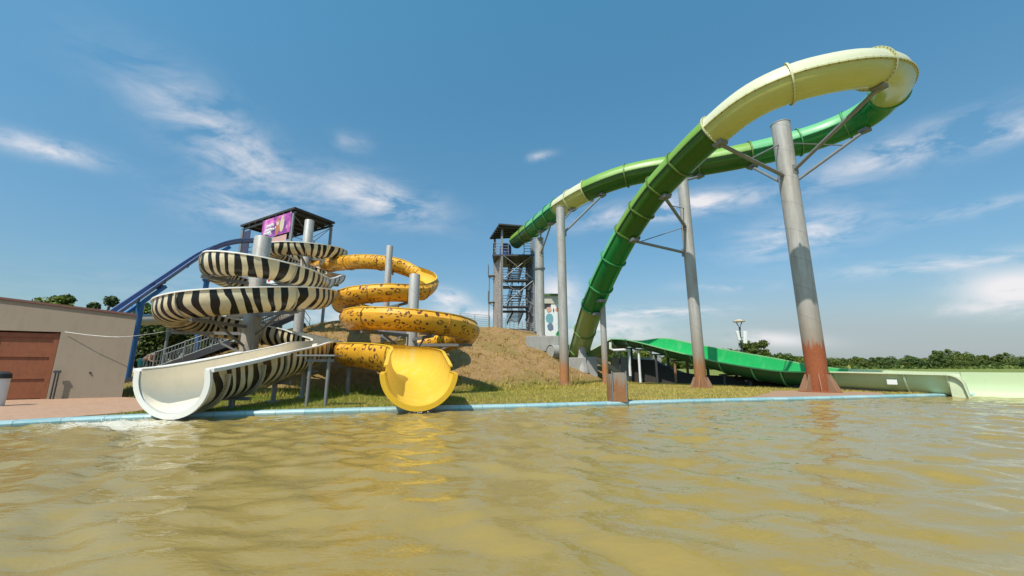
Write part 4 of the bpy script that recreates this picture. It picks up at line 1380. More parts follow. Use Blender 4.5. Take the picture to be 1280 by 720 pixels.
# ------------------------------------------------------------------ concrete pieces on the bank
def slab_thing(name, label, cat, corners_xy, z0, z1, mat, taper=0.0):
    cx_ = sum(p[0] for p in corners_xy) / len(corners_xy); cy_ = sum(p[1] for p in corners_xy) / len(corners_xy)
    mb = MB(); mb.prism([(x, y, z0) for x, y in corners_xy], (0, 0, z1 - z0))
    o = mb.build(name, mat, None, loc=(cx_, cy_, z0)); tag(o, label, cat)
    m_ = o.modifiers.new('bevel', 'BEVEL'); m_.width = 0.04; m_.segments = 2
    return o
zE = pe.z
slab_thing('concrete_block', 'big pale concrete foundation block under the stepped post', 'concrete block', [(pe.x - 1.15, pe.y - 0.9), (pe.x + 1.3, pe.y - 0.9), (pe.x + 1.3, pe.y + 1.0), (pe.x - 1.15, pe.y + 1.0)], zE - 1.15, zE + 0.01, M['concrete'])
w0, w1 = at(711, 459, 28.4), at(746, 459, 28.4)
zt = at(720, 447, 28.4).z
slab_thing('concrete_wall', 'low tan concrete wall at the foot of the tube', 'wall', [(w0.x, 28.2), (w1.x - 0.75, 28.2), (w1.x - 0.75, 28.6), (w0.x, 28.6)], 0.3, zt, M['concrete'])
slab_thing('concrete_pier', 'bluish concrete pier under the rising end of the run-out', 'concrete block', [(w1.x - 0.68, 28.25), (w1.x + 0.02, 28.25), (w1.x + 0.02, 29.1), (w1.x - 0.68, 29.1)], 0.3, at(740, 446, 28.3).z, M['concrete'])
# culvert pipe
cpt = at(692, 440, 29.5)
mb = MB(); mb.tube([cpt + Vector((-0.25, 0.0, 0)), cpt + Vector((0.6, 0.5, 0))], 0.52, 24, cap=False)
mb.tube([cpt + Vector((-0.25, 0.0, 0)), cpt + Vector((0.6, 0.5, 0))], 0.44, 24, cap=True)
o = mb.build('concrete_pipe', M['concrete'], None, smooth=True, loc=cpt); tag(o, 'round concrete culvert pipe sticking out beside the foundation block', 'pipe')
# retaining wall under the hump
h0 = at(764, 447, 31.6); h1 = at(812, 447, 31.6)
slab_thing('retaining_wall', 'shaded grey retaining wall under the crest of the run-out', 'wall', [(h0.x, 31.5), (h1.x + 0.9, 31.5), (h1.x + 0.9, 31.9), (h0.x, 31.9)], -0.2, h0.z, M['concrete'])
# low bank with a near-black surface beneath the run-out
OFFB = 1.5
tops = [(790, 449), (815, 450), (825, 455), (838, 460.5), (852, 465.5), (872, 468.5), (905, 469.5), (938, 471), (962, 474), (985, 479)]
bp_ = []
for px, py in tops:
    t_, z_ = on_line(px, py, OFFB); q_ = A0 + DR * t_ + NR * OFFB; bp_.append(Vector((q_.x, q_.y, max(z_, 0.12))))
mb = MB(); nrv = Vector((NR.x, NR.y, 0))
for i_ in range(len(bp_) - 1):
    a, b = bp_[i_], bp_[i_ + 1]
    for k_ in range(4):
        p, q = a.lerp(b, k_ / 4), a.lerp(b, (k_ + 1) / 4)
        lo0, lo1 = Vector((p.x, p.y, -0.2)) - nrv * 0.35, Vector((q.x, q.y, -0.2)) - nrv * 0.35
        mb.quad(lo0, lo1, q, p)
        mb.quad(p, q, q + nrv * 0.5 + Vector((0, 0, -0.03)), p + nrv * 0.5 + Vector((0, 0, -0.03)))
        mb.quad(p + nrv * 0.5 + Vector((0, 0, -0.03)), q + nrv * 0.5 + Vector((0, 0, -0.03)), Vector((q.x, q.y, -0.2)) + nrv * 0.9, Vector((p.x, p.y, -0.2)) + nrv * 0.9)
o = mb.build('dark_bank', dirty('near_black_bank', (0.03, 0.027, 0.024), 0.7, scale=1.2, amount=0.4, dirt=(0.07, 0.055, 0.04), dirtamt=0.5, bstr=0.5), None, loc=bp_[0])
tag(o, 'low bank with a near-black surface under the open green run-out', 'bank')
t0_ = tt(985, 466)  # dark strip added to stand in for the shade below the trough
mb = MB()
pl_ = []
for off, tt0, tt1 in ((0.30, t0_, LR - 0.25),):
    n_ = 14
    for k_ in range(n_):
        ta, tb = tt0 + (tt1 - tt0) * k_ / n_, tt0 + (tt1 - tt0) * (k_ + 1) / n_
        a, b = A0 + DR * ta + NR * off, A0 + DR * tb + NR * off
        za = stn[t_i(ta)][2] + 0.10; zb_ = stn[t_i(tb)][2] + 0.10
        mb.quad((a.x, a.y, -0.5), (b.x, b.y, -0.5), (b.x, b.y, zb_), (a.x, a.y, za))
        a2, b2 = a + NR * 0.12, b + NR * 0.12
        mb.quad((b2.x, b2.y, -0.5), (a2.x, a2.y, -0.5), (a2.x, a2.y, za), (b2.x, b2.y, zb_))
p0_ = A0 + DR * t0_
o = mb.build('shade_strip', dirty('shade_black', (0.022, 0.02, 0.018), 0.8, bstr=0.3), None, loc=(p0_.x, p0_.y, 0)); tag(o, 'dark strip added as shade under the pale end of the run-out', 'shade_strip')
# diagonal plank
pl0, pl1 = at(748, 448, 28.6), at(788, 475, 27.6)
mb = MB(); mb.beam(pl0, pl1, 0.8, 0.14)
o = mb.build('sloping_slab', dirty('tan_slab', (0.40, 0.27, 0.16), 0.9, bstr=0.3), None, loc=(pl0 + pl1) / 2); tag(o, 'tan concrete slab sloping down under the run-out crest', 'slab')
# white drain pipe
d0 = [at(763, 428, 29.2), at(763, 436, 29.2), at(767, 438, 29.2), at(784, 437, 29.2), at(786.5, 440, 29.2), at(787, 455, 29.2), at(788, 470, 29.2)]
mb = MB(); mb.tube(d0, 0.10, 12)
o = mb.build('drain_pipe', M['white_paint'], None, smooth=True, loc=d0[-1]); tag(o, 'bent white drain pipe hanging under the run-out crest', 'pipe')

# ------------------------------------------------------------------ rusty cabinet at the coping
rb0, rb1 = at(763, 504, 12.35), at(782, 502, 12.35)
cxr = (rb0.x + rb1.x) / 2
root = thing('steel_cabinet', 'rusty open topped steel cabinet standing at the pool edge', 'cabinet', (cxr, 12.4, 0))
rustm = steel_mat('steel_cabinet', 0.62, base=(0.40, 0.38, 0.36), rust=(0.27, 0.12, 0.05), soft=0.6)
zt = at(771, 467, 12.35).z
w = rb1.x - rb0.x
def cab(name, c, size):
    mb = MB(); mb.box(c, size); return mb.build(name, rustm, root)
cab('front_panel', (cxr + 0.05, 12.3, zt / 2), (w - 0.06, 0.03, zt))
cab('base_skirt', (cxr + 0.05, 12.275, 0.16), (w - 0.02, 0.03, 0.32))
cab('side_panel', (cxr - w / 2 + 0.03, 12.55, zt / 2), (0.03, 0.5, zt - 0.02))
cab('side_panel', (cxr + w / 2 + 0.06, 12.55, zt / 2), (0.03, 0.5, zt - 0.02))
cab('back_panel', (cxr + 0.05, 12.81, zt / 2), (w, 0.03, zt - 0.03))
cab('top_bar', (cxr + 0.05, 12.32, zt + 0.012), (w - 0.1, 0.05, 0.04))
for dx in (-w / 2 + 0.07, w / 2 + 0.03):
    mb = MB(); mb.tube([(cxr + dx, 12.27, 0.0), (cxr + dx, 12.27, zt + 0.08)], 0.022, 8); mb.build('corner_rod', M['grey_steel'], root, smooth=True)

# ------------------------------------------------------------------ store building on the left
Bc = at(152, 497, 14.2); Bc.z = 0
Bl = Vector((-16.0, 12.85, 0)); dl = (Bl - Bc).normalized()
Bf = Bc + dl * 12
bk1 = Bc + Vector((-0.70, 0.60, 0)) * 5.5; bk0 = Bf + Vector((-0.70, 0.60, 0)) * 5.5
hR, hL_ = 2.83, 3.03
hgt = lambda p: hR + (p - Bc).length * 0.100
nb = Vector((dl.y, -dl.x, 0))
if nb.y > 0: nb = -nb
bld = thing('store_building', 'plain beige plastered building with a sloping roofline and brown double door', 'building', Bc)
mb = MB()
def wallq(p, q):
    a = len(mb.v)
    mb.v += [p - Vector((0, 0, 0.2)), q - Vector((0, 0, 0.2)), q + Vector((0, 0, hgt(q))), p + Vector((0, 0, hgt(p)))]
    mb.face([a, a + 1, a + 2, a + 3])
# front wall with the door opening
def alongp(s, z): return Bc + dl * s + Vector((0, 0, z))
ddoor0 = on = None
def s_on(px, py):
    d = ray(px, py); k_ = d.x / d.y
    return (k_ * Bc.y - Bc.x) / (dl.x - k_ * dl.y)
sd = s_on(75, 415); sd = max(sd, 0.5); sb_ = s_on(59, 499)
sd = (sd + sb_) / 2
pd_ = Bc + dl * sd
zdoor = at(75, 415, pd_.y).z
dw = 3.1
def rectw(s0, s1, z0, z1f):
    a = len(mb.v)
    mb.v += [alongp(s0, z0), alongp(s1, z0), alongp(s1, z1f(s1)), alongp(s0, z1f(s0))]
    mb.face([a, a + 1, a + 2, a + 3])
top_f = lambda s: hR + s * 0.100
rectw(0, sd, -0.2, top_f); rectw(sd + dw, 12, -0.2, top_f); rectw(sd, sd + dw, zdoor, top_f)
rev = -nb * 0.18
for a_, b_ in ((alongp(sd, 0), alongp(sd, zdoor)), (alongp(sd + dw, 0), alongp(sd + dw, zdoor)), (alongp(sd, zdoor), alongp(sd + dw, zdoor))):
    mb.quad(a_, b_, b_ + rev, a_ + rev)
wallq(Bc, bk1); wallq(bk1, bk0); wallq(bk0, Bf)
mb.build('wall', M['plaster'], bld)
mb = MB()
o_ = nb * 0.06
rp = [p + Vector((0, 0, hgt(p))) for p in (Bc + nb * 0.05, Bf + nb * 0.05, bk0, bk1)]
mb.prism(rp, (0, 0, 0.07)); mb.build('roof', M['roof_trim'], bld)
for kd in range(2):
    s0 = sd + 0.04 + kd * (dw - 0.06) / 2; s1 = s0 + (dw - 0.1) / 2
    mb = MB()
    inn = -nb * 0.12
    mb.prism([alongp(s0, 0.02) + inn, alongp(s1, 0.02) + inn, alongp(s1, zdoor - 0.04) + inn, alongp(s0, zdoor - 0.04) + inn], -nb * 0.05)
    d_ = mb.build('door', M['wood_red'], bld)
    mb = MB()
    wv = 0.13
    for (a_, b_, c_, e_) in ((s0, s0 + wv, 0.02, zdoor - 0.04), (s1 - wv, s1, 0.02, zdoor - 0.04), (s0 + wv, s1 - wv, 0.04, 0.04 + wv), (s0 + wv, s1 - wv, zdoor * 0.62, zdoor * 0.62 + wv), (s0 + wv, s1 - wv, zdoor * 0.3, zdoor * 0.3 + wv), (s0 + wv, s1 - wv, zdoor - 0.06 - wv, zdoor - 0.06)):
        i2 = -nb * 0.085
        mb.prism([alongp(a_, c_) + i2, alongp(b_, c_) + i2, alongp(b_, e_) + i2, alongp(a_, e_) + i2], -nb * 0.032)
    mb.build('door_rails', M['wood_red'], d_)
    if kd == 1:
        mb = MB(); q_ = alongp(s0 + 0.2, zdoor * 0.46) - nb * 0.06; mb.beam(q_, q_ + dl * 0.16, 0.03, 0.03); mb.build('door_handle', M['black'], d_)
mb = MB(); q_ = at(113, 466, (Bc + dl * s_on(113, 466)).y) + nb * 0.02; mb.tube([q_ - nb * 0.03, q_ + nb * 0.015], 0.028, 10); mb.build('wall_tap', M['black'], bld)
# stand pipes
s_p = s_on(72, 485); q_ = Bc + dl * s_p + nb * 0.14
root = thing('stand_pipe', 'pair of thin grey stand pipes against the beige wall beside the door', 'pipe', q_)
for k_ in (0, 1):
    p_ = q_ + dl * (0.07 * k_); mb = MB(); mb.tube([p_, p_ + Vector((0, 0, 0.92 - 0.03 * k_))], 0.022, 8); mb.build('pipe', M['dark_steel'], root, smooth=True)
mb = MB(); mb.beam(q_ + Vector((0, 0, 0.88)) - dl * 0.04, q_ + Vector((0, 0, 0.88)) + dl * 0.12, 0.06, 0.08); mb.build('tap_head', M['dark_steel'], root)
# cable
c0 = at(82, 415, (Bc + dl * s_on(82, 415)).y) + nb * 0.05
c1 = at(163, 420.5, 13.9); c2 = at(228, 411, 15.2)
pts, _ = catmull([tuple(c0), tuple((c0 + c1) / 2 + nb * 0.08 - Vector((0, 0, 0.06))), tuple(c1), tuple(c2)], 0.3)
mb = MB(); mb.tube([Vector(p) for p in pts], 0.008, 6)
o = mb.build('cable', M['white_paint'], None, loc=c0); tag(o, 'thin pale cable running from the beige wall towards the zebra slide', 'cable')
# white bollard
b0 = at(-9, 509, 10.9); b0.z = 0
root = thing('bollard', 'white round bollard with a black cap on the brick paving', 'bollard', b0)
zb1 = at(-9, 473, 10.9).z
mb = MB(); mb.tube([b0 + Vector((0, 0, -0.05)), b0 + Vector((0, 0, zb1))], 0.19, 24); mb.build('post', M['white_paint'], root, smooth=True)
mb = MB(); mb.tube([b0 + Vector((0, 0, zb1)), b0 + Vector((0, 0, zb1 + 0.12)), b0 + Vector((0, 0, zb1 + 0.17)), b0 + Vector((0, 0, zb1 + 0.19))], [0.215, 0.2, 0.14, 0.02], 24); mb.build('cap', M['black'], root, smooth=True)

# ------------------------------------------------------------------ stair tower by the tube
def rail_panel(mb, a, b, h=1.05, rails=4, post_every=1.2, r=0.022):
    a, b = Vector(a), Vector(b); L = (b - a).length
    for k_ in range(1, rails + 1):
        z = Vector((0, 0, h * k_ / rails)); mb.tube([a + z, b + z], r, 6)
    n = max(1, int(L / post_every))
    for k_ in range(n + 1):
        p = a + (b - a) * (k_ / n); mb.tube([p, p + Vector((0, 0, h))], r * 1.3, 6)

def flight(parent, a, b, width, side, n, mat, name='stair_flight'):
    """steps from a (bottom) up to b, width along 'side'"""
    a, b, side = Vector(a), Vector(b), Vector(side).normalized()
    mb = MB()
    for k_ in range(n):
        p = a + (b - a) * ((k_ + 0.5) / n)
        run = Vector((b.x - a.x, b.y - a.y, 0)) / n
        poly = [p - run * 0.6, p + run * 0.5, p + run * 0.5 + side * width, p - run * 0.6 + side * width]
        mb.prism(poly, (0, 0, 0.045))
    for s in (0, width):
        mb.beam(a + side * s - Vector((0, 0, 0.1)), b + side * s - Vector((0, 0, 0.1)), 0.05, 0.24)
    o = mb.build(name, mat, parent)
    mb = MB()
    for s in (0, width):
        for h in (0.5, 1.0):
            mb.tube([a + side * s + Vector((0, 0, h)), b + side * s + Vector((0, 0, h))], 0.022, 6)
        m_ = 5
        for k_ in range(m_ + 1):
            p = a + (b - a) * (k_ / m_) + side * s; mb.tube([p, p + Vector((0, 0, 1.0))], 0.022, 6)
    mb.build('handrail', mat, o)
    return o

TY = 36.0
tz0 = gz(-0.5, TY)
xl, xr = at(616, 400, TY).x, at(668, 400, TY).x
xl2 = at(627, 400, TY).x
dk = at(640, 318, TY).z
rf = at(630, 284, TY).z
tw_ = thing('stair_tower', 'dark steel stair tower with clad sides on the bank where the green tube starts', 'tower', ((xl + xr) / 2, TY + 2, tz0))
YB = TY + 4.2
for (x, y) in ((xl, TY + 2.6), (xl2, TY), (xr, TY), (xr, YB), (xl, YB)):
    mb = MB(); mb.box((x, y, (tz0 - 0.3 + rf + 0.1) / 2), (0.2, 0.2, rf + 0.1 - tz0 + 0.3)); mb.build('column', M['grey_steel'], tw_)
# roof: thin dark slab, sloping
rz0 = at(614, 300, TY + 1.5).z; 
pA, pB, pC, pD = at(612, 299, TY + 2.5), at(624, 281, TY - 0.8), at(662, 284, TY - 0.4), at(656, 296, TY + 4.5)
mb = MB(); mb.prism([pA, pB, pC, pD], (0, 0, 0.14))
rfo = mb.build('roof', M['roof_dark'], tw_)
mb = MB()
for k_ in np.linspace(0.1, 0.9, 6):
    a = pA.lerp(pB, k_); b = pD.lerp(pC, k_); mb.beam(a - Vector((0, 0, 0.08)), b - Vector((0, 0, 0.08)), 0.08, 0.14)
mb.build('rafters', M['dark_steel'], rfo)
mb = MB(); mb.box(((xl + xr) / 2, (TY + YB) / 2, dk - 0.1), (xr - xl + 0.2, YB - TY + 0.2, 0.16)); mb.build('deck', M['dark_steel'], tw_)
mb = MB()
for a, b in (((xl, TY, dk), (xl2 + 0.6, TY, dk)), ((xr - 0.9, TY, dk), (xr, TY, dk)), ((xl, TY, dk), (xl, YB, dk)), ((xr, TY, dk), (xr, YB, dk)), ((xl, YB, dk), (xr, YB, dk))):
    rail_panel(mb, a, b, 1.1, 4, 1.0, 0.028)
mb.build('deck_railing', M['grey_steel'], tw_)
zlev = [at(640, 402, TY).z, at(640, 383, TY).z, at(640, 350, TY).z, dk]
fx0, fx1 = at(631, 360, TY).x, at(657, 360, TY).x
yl = [TY + 0.4, TY + 2.6]
for k_ in range(3):
    za, zb2 = zlev[k_], zlev[k_ + 1]
    yy0, yy1 = TY + 1.1, TY + 2.9
    a = Vector((fx0 + 0.35, yy0, za)); b = Vector((fx1 - 0.4, yy1, zb2))
    flight(tw_, (fx0 + 0.2, TY + 0.9, za), (fx0 + 0.2 + 0.55, TY + 3.0, zb2), 1.05, (1, 0, 0), 9, M['dark_steel'])
    if k_ < 2:
        mb = MB(); mb.box(((fx0 + fx1) / 2, TY + 3.5, zb2), (fx1 - fx0 + 0.5, 1.0, 0.12)); mb.build('landing', M['dark_steel'], tw_)
        mb = MB(); mb.box(((fx0 + fx1) / 2, TY + 0.4, zb2), (fx1 - fx0 + 0.5, 0.9, 0.12))
        l_ = mb.build('landing', M['dark_steel'], tw_)
        mb = MB(); rail_panel(mb, (fx0 - 0.2, TY, zb2), (fx1 + 0.2, TY, zb2), 1.0, 4, 0.6, 0.03); mb.build('railing', M['dark_steel'], l_)
# X braces
mb = MB()
for (z0_, z1_) in ((zlev[1], zlev[2]), (zlev[2], dk)):
    mb.tube([(xl2, TY - 0.05, z0_), (xr, TY - 0.05, z1_)], 0.04, 6); mb.tube([(xr, TY - 0.08, z0_), (xl2, TY - 0.08, z1_)], 0.04, 6)
mb.build('cross_braces', M['grey_steel'], tw_)
# cladding: grey-brown printed panel left, dark truss print panel right
def clad_mat(name, a, b_, c_):
    m, nt, bb = new_mat(name, 0.6)
    p = geo_pos(nt)
    n1 = noise(nt, mapping(nt, p, (2.5, 2.5, 0.8)), 1.5, 5, 0.7, 0.6)
    n2 = noise(nt, p, 5, 4)
    c = mix_col(nt, ramp(nt, n1.outputs[0], [(0.38, 0), (0.62, 1)]), a, b_)
    c = mix_col(nt, ramp(nt, n2.outputs[0], [(0.5, 0), (0.6, 1)]), c, c_)
    nt.links.new(c, bb.inputs['Base Color']); return m
cl1 = clad_mat('clad_weathered', (0.36, 0.29, 0.24), (0.22, 0.19, 0.19), (0.45, 0.38, 0.33))
cl2 = clad_mat('clad_dark', (0.13, 0.14, 0.17), (0.26, 0.28, 0.32), (0.10, 0.09, 0.10))
mb = MB()
ca, cb = Vector((xl, TY + 2.5, 0)), Vector((xl2, TY - 0.12, 0))
nn_ = Vector((-0.03, -0.05, 0))
ztop = at(622, 320, TY).z
mb.prism([ca + Vector((0, 0, tz0)), cb + Vector((0, 0, tz0)), cb + Vector((0, 0, ztop)), ca + Vector((0, 0, ztop + 0.3))], nn_); mb.build('cladding_panel', cl1, tw_)
mb = MB()
ca, cb = Vector((at(657, 360, TY + 2.5).x, TY + 2.5, 0)), Vector((xr, TY - 0.06, 0))
mb.prism([ca + Vector((0, 0, tz0)), cb + Vector((0, 0, tz0)), cb + Vector((0, 0, dk - 0.4)), ca + Vector((0, 0, dk - 0.3))], Vector((0.04, 0.02, 0)))
cp = mb.build('cladding_panel', cl2, tw_)
mb = MB()
nseg = 6
for k_ in range(nseg):
    z0_, z1_ = tz0 + (dk - 0.5 - tz0) * k_ / nseg, tz0 + (dk - 0.5 - tz0) * (k_ + 1) / nseg
    off = Vector((-0.06, -0.06, 0))
    mb.tube([ca + off + Vector((0, 0, z0_)), cb + off + Vector((0, 0, z1_))], 0.035, 6); mb.tube([cb + off + Vector((0, 0, z0_)), ca + off + Vector((0, 0, z1_))], 0.035, 6)
mb.build('lattice', M['grey_steel'], tw_)
# side cantilever landings on the left
for yy in (345, 378):
    p = at(612, yy, TY + 2.5)
    mb = MB(); mb.box((p.x + 0.3, p.y, p.z), (0.9, 0.9, 0.07)); mb.beam((p.x - 0.1, p.y, p.z - 0.04), (p.x + 0.7, p.y, p.z - 0.6), 0.05, 0.05)
    l_ = mb.build('side_platform', M['grey_steel'], tw_)
    mb = MB(); rail_panel(mb, (p.x - 0.13, p.y - 0.42, p.z), (p.x - 0.13, p.y + 0.42, p.z), 1.1, 5, 0.4, 0.02); mb.build('railing', M['grey_steel'], l_)
p = at(611, 400, TY + 2.5); p2 = at(611, 346, TY + 2.5)
mb = MB(); mb.tube([(p.x, p.y, tz0 - 0.2), (p.x, p.y, p2.z)], 0.05, 8); mb.build('column', M['grey_steel'], tw_, smooth=True)
# blue start arch on the deck
bx = at(632, 312, TY + 0.8)
mb = MB()
for k_ in range(13):
    pass
pts = [Vector((bx.x - 0.42, bx.y, dk)), Vector((bx.x - 0.42, bx.y, dk + 0.85))] + [Vector((bx.x - 0.42 * math.cos(a), bx.y, dk + 0.85 + 0.42 * math.sin(a))) for a in np.linspace(0.3, PI - 0.3, 7)] + [Vector((bx.x + 0.42, bx.y, dk + 0.85)), Vector((bx.x + 0.42, bx.y, dk))]
mb.tube(pts, 0.14, 10)
mb.quad((bx.x - 0.4, bx.y + 0.1, dk), (bx.x + 0.4, bx.y + 0.1, dk), (bx.x + 0.4, bx.y + 0.1, dk + 1.15), (bx.x - 0.4, bx.y + 0.1, dk + 1.15))
o = mb.build('start_arch', M['blue_plastic'], None, smooth=True, loc=(bx.x, bx.y, dk)); tag(o, 'blue plastic start arch under the roof of the clad stair tower', 'arch')
# fence along the crest
f0, f1 = at(589, 402, 35.2), at(612, 402, 35.2)
mb = MB(); rail_panel(mb, (f0.x - 1.0, 35.2, gz(f0.x - 1, 35.2)), (f1.x, 35.2, gz(f1.x, 35.2)), 1.1, 6, 0.9, 0.022)
o = mb.build('rail_fence', M['grey_steel'], None, loc=(f0.x, 35.2, gz(f0.x, 35.2))); tag(o, 'thin grey rail fence on the crest left of the clad stair tower', 'fence')
f0, f1 = at(622, 402, 35.4), at(668, 402, 35.4)
mb = MB(); rail_panel(mb, (f0.x, 35.4, gz(f0.x, 35.4)), (f1.x, 35.4, gz(f1.x, 35.4)), 0.95, 5, 0.35, 0.018)
o = mb.build('rail_fence', M['grey_steel'], None, loc=(f0.x, 35.4, gz(f0.x, 35.4))); tag(o, 'close set grey railing across the foot of the clad stair tower', 'fence')

# mural hut right of the tower
m0, m1 = at(676, 430, 34.2), at(703, 430, 34.2)
zt = at(690, 370, 34.2).z; zg = gz(3.5, 34.2)
hut = thing('painted_hut', 'white hut with colourful wall painting and green roof edge beside the stepped post', 'hut', ((m0.x + m1.x) / 2, 34.2, 2.0))
mb = MB(); mb.box(((m0.x + m1.x) / 2, 35.7, (2.0 + zt) / 2), (m1.x - m0.x, 3.0, zt - 2.0)); mb.build('wall', M['white_paint'], hut)
mb = MB(); mb.box(((m0.x + m1.x) / 2, 35.65, zt + 0.09), (m1.x - m0.x + 0.3, 3.3, 0.18)); mb.build('roof', dirty('hut_roof', (0.09, 0.16, 0.05), 0.6), hut)
mb = MB(); mb.box(((m0.x + m1.x) / 2, 34.17, zt - 0.42), (m1.x - m0.x - 0.04, 0.05, 0.5)); mb.build('fascia', dirty('hut_fascia', (0.55, 0.52, 0.43), 0.7), hut)
def blob(px, py, rx, ry, mat, name, n=18, seed=0, yoff=0.0):
    c_ = at(px, py, 34.2); rr = random.Random(seed)
    mb = MB()
    pts = [Vector((c_.x + rx * math.cos(2 * PI * k_ / n) * rr.uniform(0.85, 1.12), 34.185 - yoff, c_.z + ry * math.sin(2 * PI * k_ / n) * rr.uniform(0.85, 1.12))) for k_ in range(n)]
    mb.prism(pts, (0, 0.012, 0)); return mb.build(name, mat, hut)
mm = lambda n_, c_: dirty(n_, c_, 0.6, bstr=0)
blob(684, 382, 0.34, 0.36, mm('mural_dark', (0.04, 0.025, 0.03)), 'mural_patch', seed=1)
blob(686, 387, 0.22, 0.24, mm('mural_skin', (0.62, 0.36, 0.26)), 'mural_patch', seed=2, yoff=0.015)
blob(687, 398, 0.34, 0.45, mm('mural_teal', (0.16, 0.36, 0.42)), 'mural_patch', seed=3)
blob(688, 408.5, 0.26, 0.34, mm('mural_slate', (0.13, 0.18, 0.27)), 'mural_patch', seed=4, yoff=0.015)
blob(697, 387, 0.2, 0.2, mm('mural_orange', (0.62, 0.24, 0.14)), 'mural_patch', seed=5)
blob(684, 374.5, 0.2, 0.14, mm('mural_brown', (0.25, 0.07, 0.06)), 'mural_patch', seed=8, yoff=0.03)
blob(692, 388, 0.05, 0.18, M['black'], 'mural_patch', seed=6)
blob(699, 418, 0.3, 0.3, mm('mural_green', (0.08, 0.5, 0.18)), 'mural_patch', seed=7)

# ------------------------------------------------------------------ tower behind the zebra slide
Nn, Ll_, Rr = Vector((-16.9, 29.0, 0)), Vector((-23.8, 33.0, 0)), Vector((-15.2, 32.3, 0))
Bk = Ll_ + Rr - Nn
rz = at(368, 260, 29).z
zt0 = gz(-17, 31)
t2 = thing('start_tower', 'open steel tower with flat dark roof and pink banners behind the zebra slide', 'tower', (-19.5, 31.5, zt0))
ctr = (Nn + Bk) / 2
mb = MB(); mb.prism([p + Vector((0, 0, rz - 0.05)) for p in (Nn, Rr, Bk, Ll_)], (0, 0, 0.16)); r_o = mb.build('roof', M['roof_dark'], t2)
mb = MB()
for k_ in np.linspace(0.06, 0.94, 8):
    a = Nn.lerp(Ll_, k_); b = Rr.lerp(Bk, k_); mb.beam(a + Vector((0, 0, rz - 0.13)), b + Vector((0, 0, rz - 0.13)), 0.07, 0.16)
for k_ in (0.05, 0.95):
    a = Nn.lerp(Rr, k_); b = Ll_.lerp(Bk, k_); mb.beam(a + Vector((0, 0, rz - 0.29)), b + Vector((0, 0, rz - 0.29)), 0.09, 0.16)
mb.build('rafters', M['dark_steel'], r_o)
ins = lambda p: p + (ctr - p) * 0.07
cols = [ins(Nn), ins(Rr), ins(Bk), ins(Ll_), ins(Nn.lerp(Ll_, 0.52)), ins(Rr.lerp(Bk, 0.5))]
for p in cols:
    g = gz(p.x, p.y)
    mb = MB(); mb.box((p.x, p.y, (g - 0.3 + rz - 0.37) / 2), (0.18, 0.18, rz - 0.37 - g + 0.3)); mb.build('column', M['grey_steel'], t2)
dz = at(325, 324, 32.0).z
for zz, nm in ((dz, 'deck'), (dz - 2.6, 'lower_deck')):
    mb = MB(); mb.prism([ins(p) + Vector((0, 0, zz - 0.15)) for p in (Nn, Rr, Bk, Ll_)], (0, 0, 0.15))
    for k_ in np.linspace(0.1, 0.9, 5):
        a, b = ins(Nn).lerp(ins(Ll_), k_), ins(Rr).lerp(ins(Bk), k_); mb.beam(a + Vector((0, 0, zz - 0.26)), b + Vector((0, 0, zz - 0.26)), 0.08, 0.18)
    dko = mb.build(nm, M['dark_steel'], t2)
    mb = MB()
    for a, b in ((Nn, Rr), (Rr, Bk), (Bk, Ll_), (Nn, Ll_)):
        rail_panel(mb, ins(a) + Vector((0, 0, zz)), ins(b) + Vector((0, 0, zz)), 1.1, 3, 1.1, 0.025)
    mb.build('deck_railing', M['grey_steel'], dko)
mb = MB()
for a, b in ((Nn, Rr), (Rr, Bk)):
    a, b = ins(a), ins(b)
    mb.tube([a + Vector((0, 0, dz)), b + Vector((0, 0, rz - 0.4))], 0.025, 6); mb.tube([b + Vector((0, 0, dz)), a + Vector((0, 0, rz - 0.4))], 0.025, 6)
    mb.tube([a + Vector((0, 0, dz - 2.5)), b + Vector((0, 0, dz))], 0.03, 6); mb.tube([b + Vector((0, 0, dz - 2.5)), a + Vector((0, 0, dz))], 0.03, 6)
mb.build('cross_braces', M['grey_steel'], t2)
# stairs inside
flight(t2, (-18.8, 30.6, dz - 2.6), (-16.3, 31.6, dz - 0.1), 1.0, (-0.37, 0.93, 0), 12, M['dark_steel'])
flight(t2, (-16.3, 30.9, zt0), (-18.8, 30.5, dz - 2.6), 1.0, (0, 1, 0), 10, M['dark_steel'])
# banners
dnl = (Ll_ - Nn).normalized(); onl = Vector((dnl.y, -dnl.x, 0))
if onl.y > 0: onl = -onl
def banner_mat():
    m, nt, b = new_mat('banner_print', 0.6)
    p = geo_pos(nt)
    n1 = noise(nt, p, 0.8, 4, 0.6, 0.5)
    n2 = noise(nt, p, 2.2, 4)
    c = ramp(nt, n1.outputs[0], [(0.36, (0.07, 0.03, 0.16)), (0.47, (0.30, 0.05, 0.30)), (0.56, (0.62, 0.12, 0.45)), (0.68, (0.70, 0.35, 0.58))])
    c = mix_col(nt, ramp(nt, n2.outputs[0], [(0.6, 0), (0.7, 1)]), c, (0.75, 0.6, 0.72))
    nt.links.new(c, b.inputs['Base Color']); return m
bm = banner_mat()
def on_face(s, z, out=0.0):
    return ins(Nn) + dnl * s + onl * (0.12 + out) + Vector((0, 0, z))
def panel(s0, s1, z0, z1, mat, name, out=0.0, th=0.03, parent=None):
    mb = MB(); mb.prism([on_face(s0, z0, out), on_face(s1, z0, out), on_face(s1, z1, out), on_face(s0, z1, out)], onl * th)
    return mb.build(name, mat, parent or t2)
zb0, zb1_ = at(366, 290, 29.2).z, rz - 0.25
bn = panel(0.0, 4.0, zb0, zb1_, bm, 'banner')
def shape(s, z, poly, mat, name, parent, out=0.034, cx=0, cz=0, k=1.0):
    mb = MB(); mb.prism([on_face(s + x * k, z + y * k, out) for x, y in poly], onl * 0.006); return mb.build(name, mat, parent)
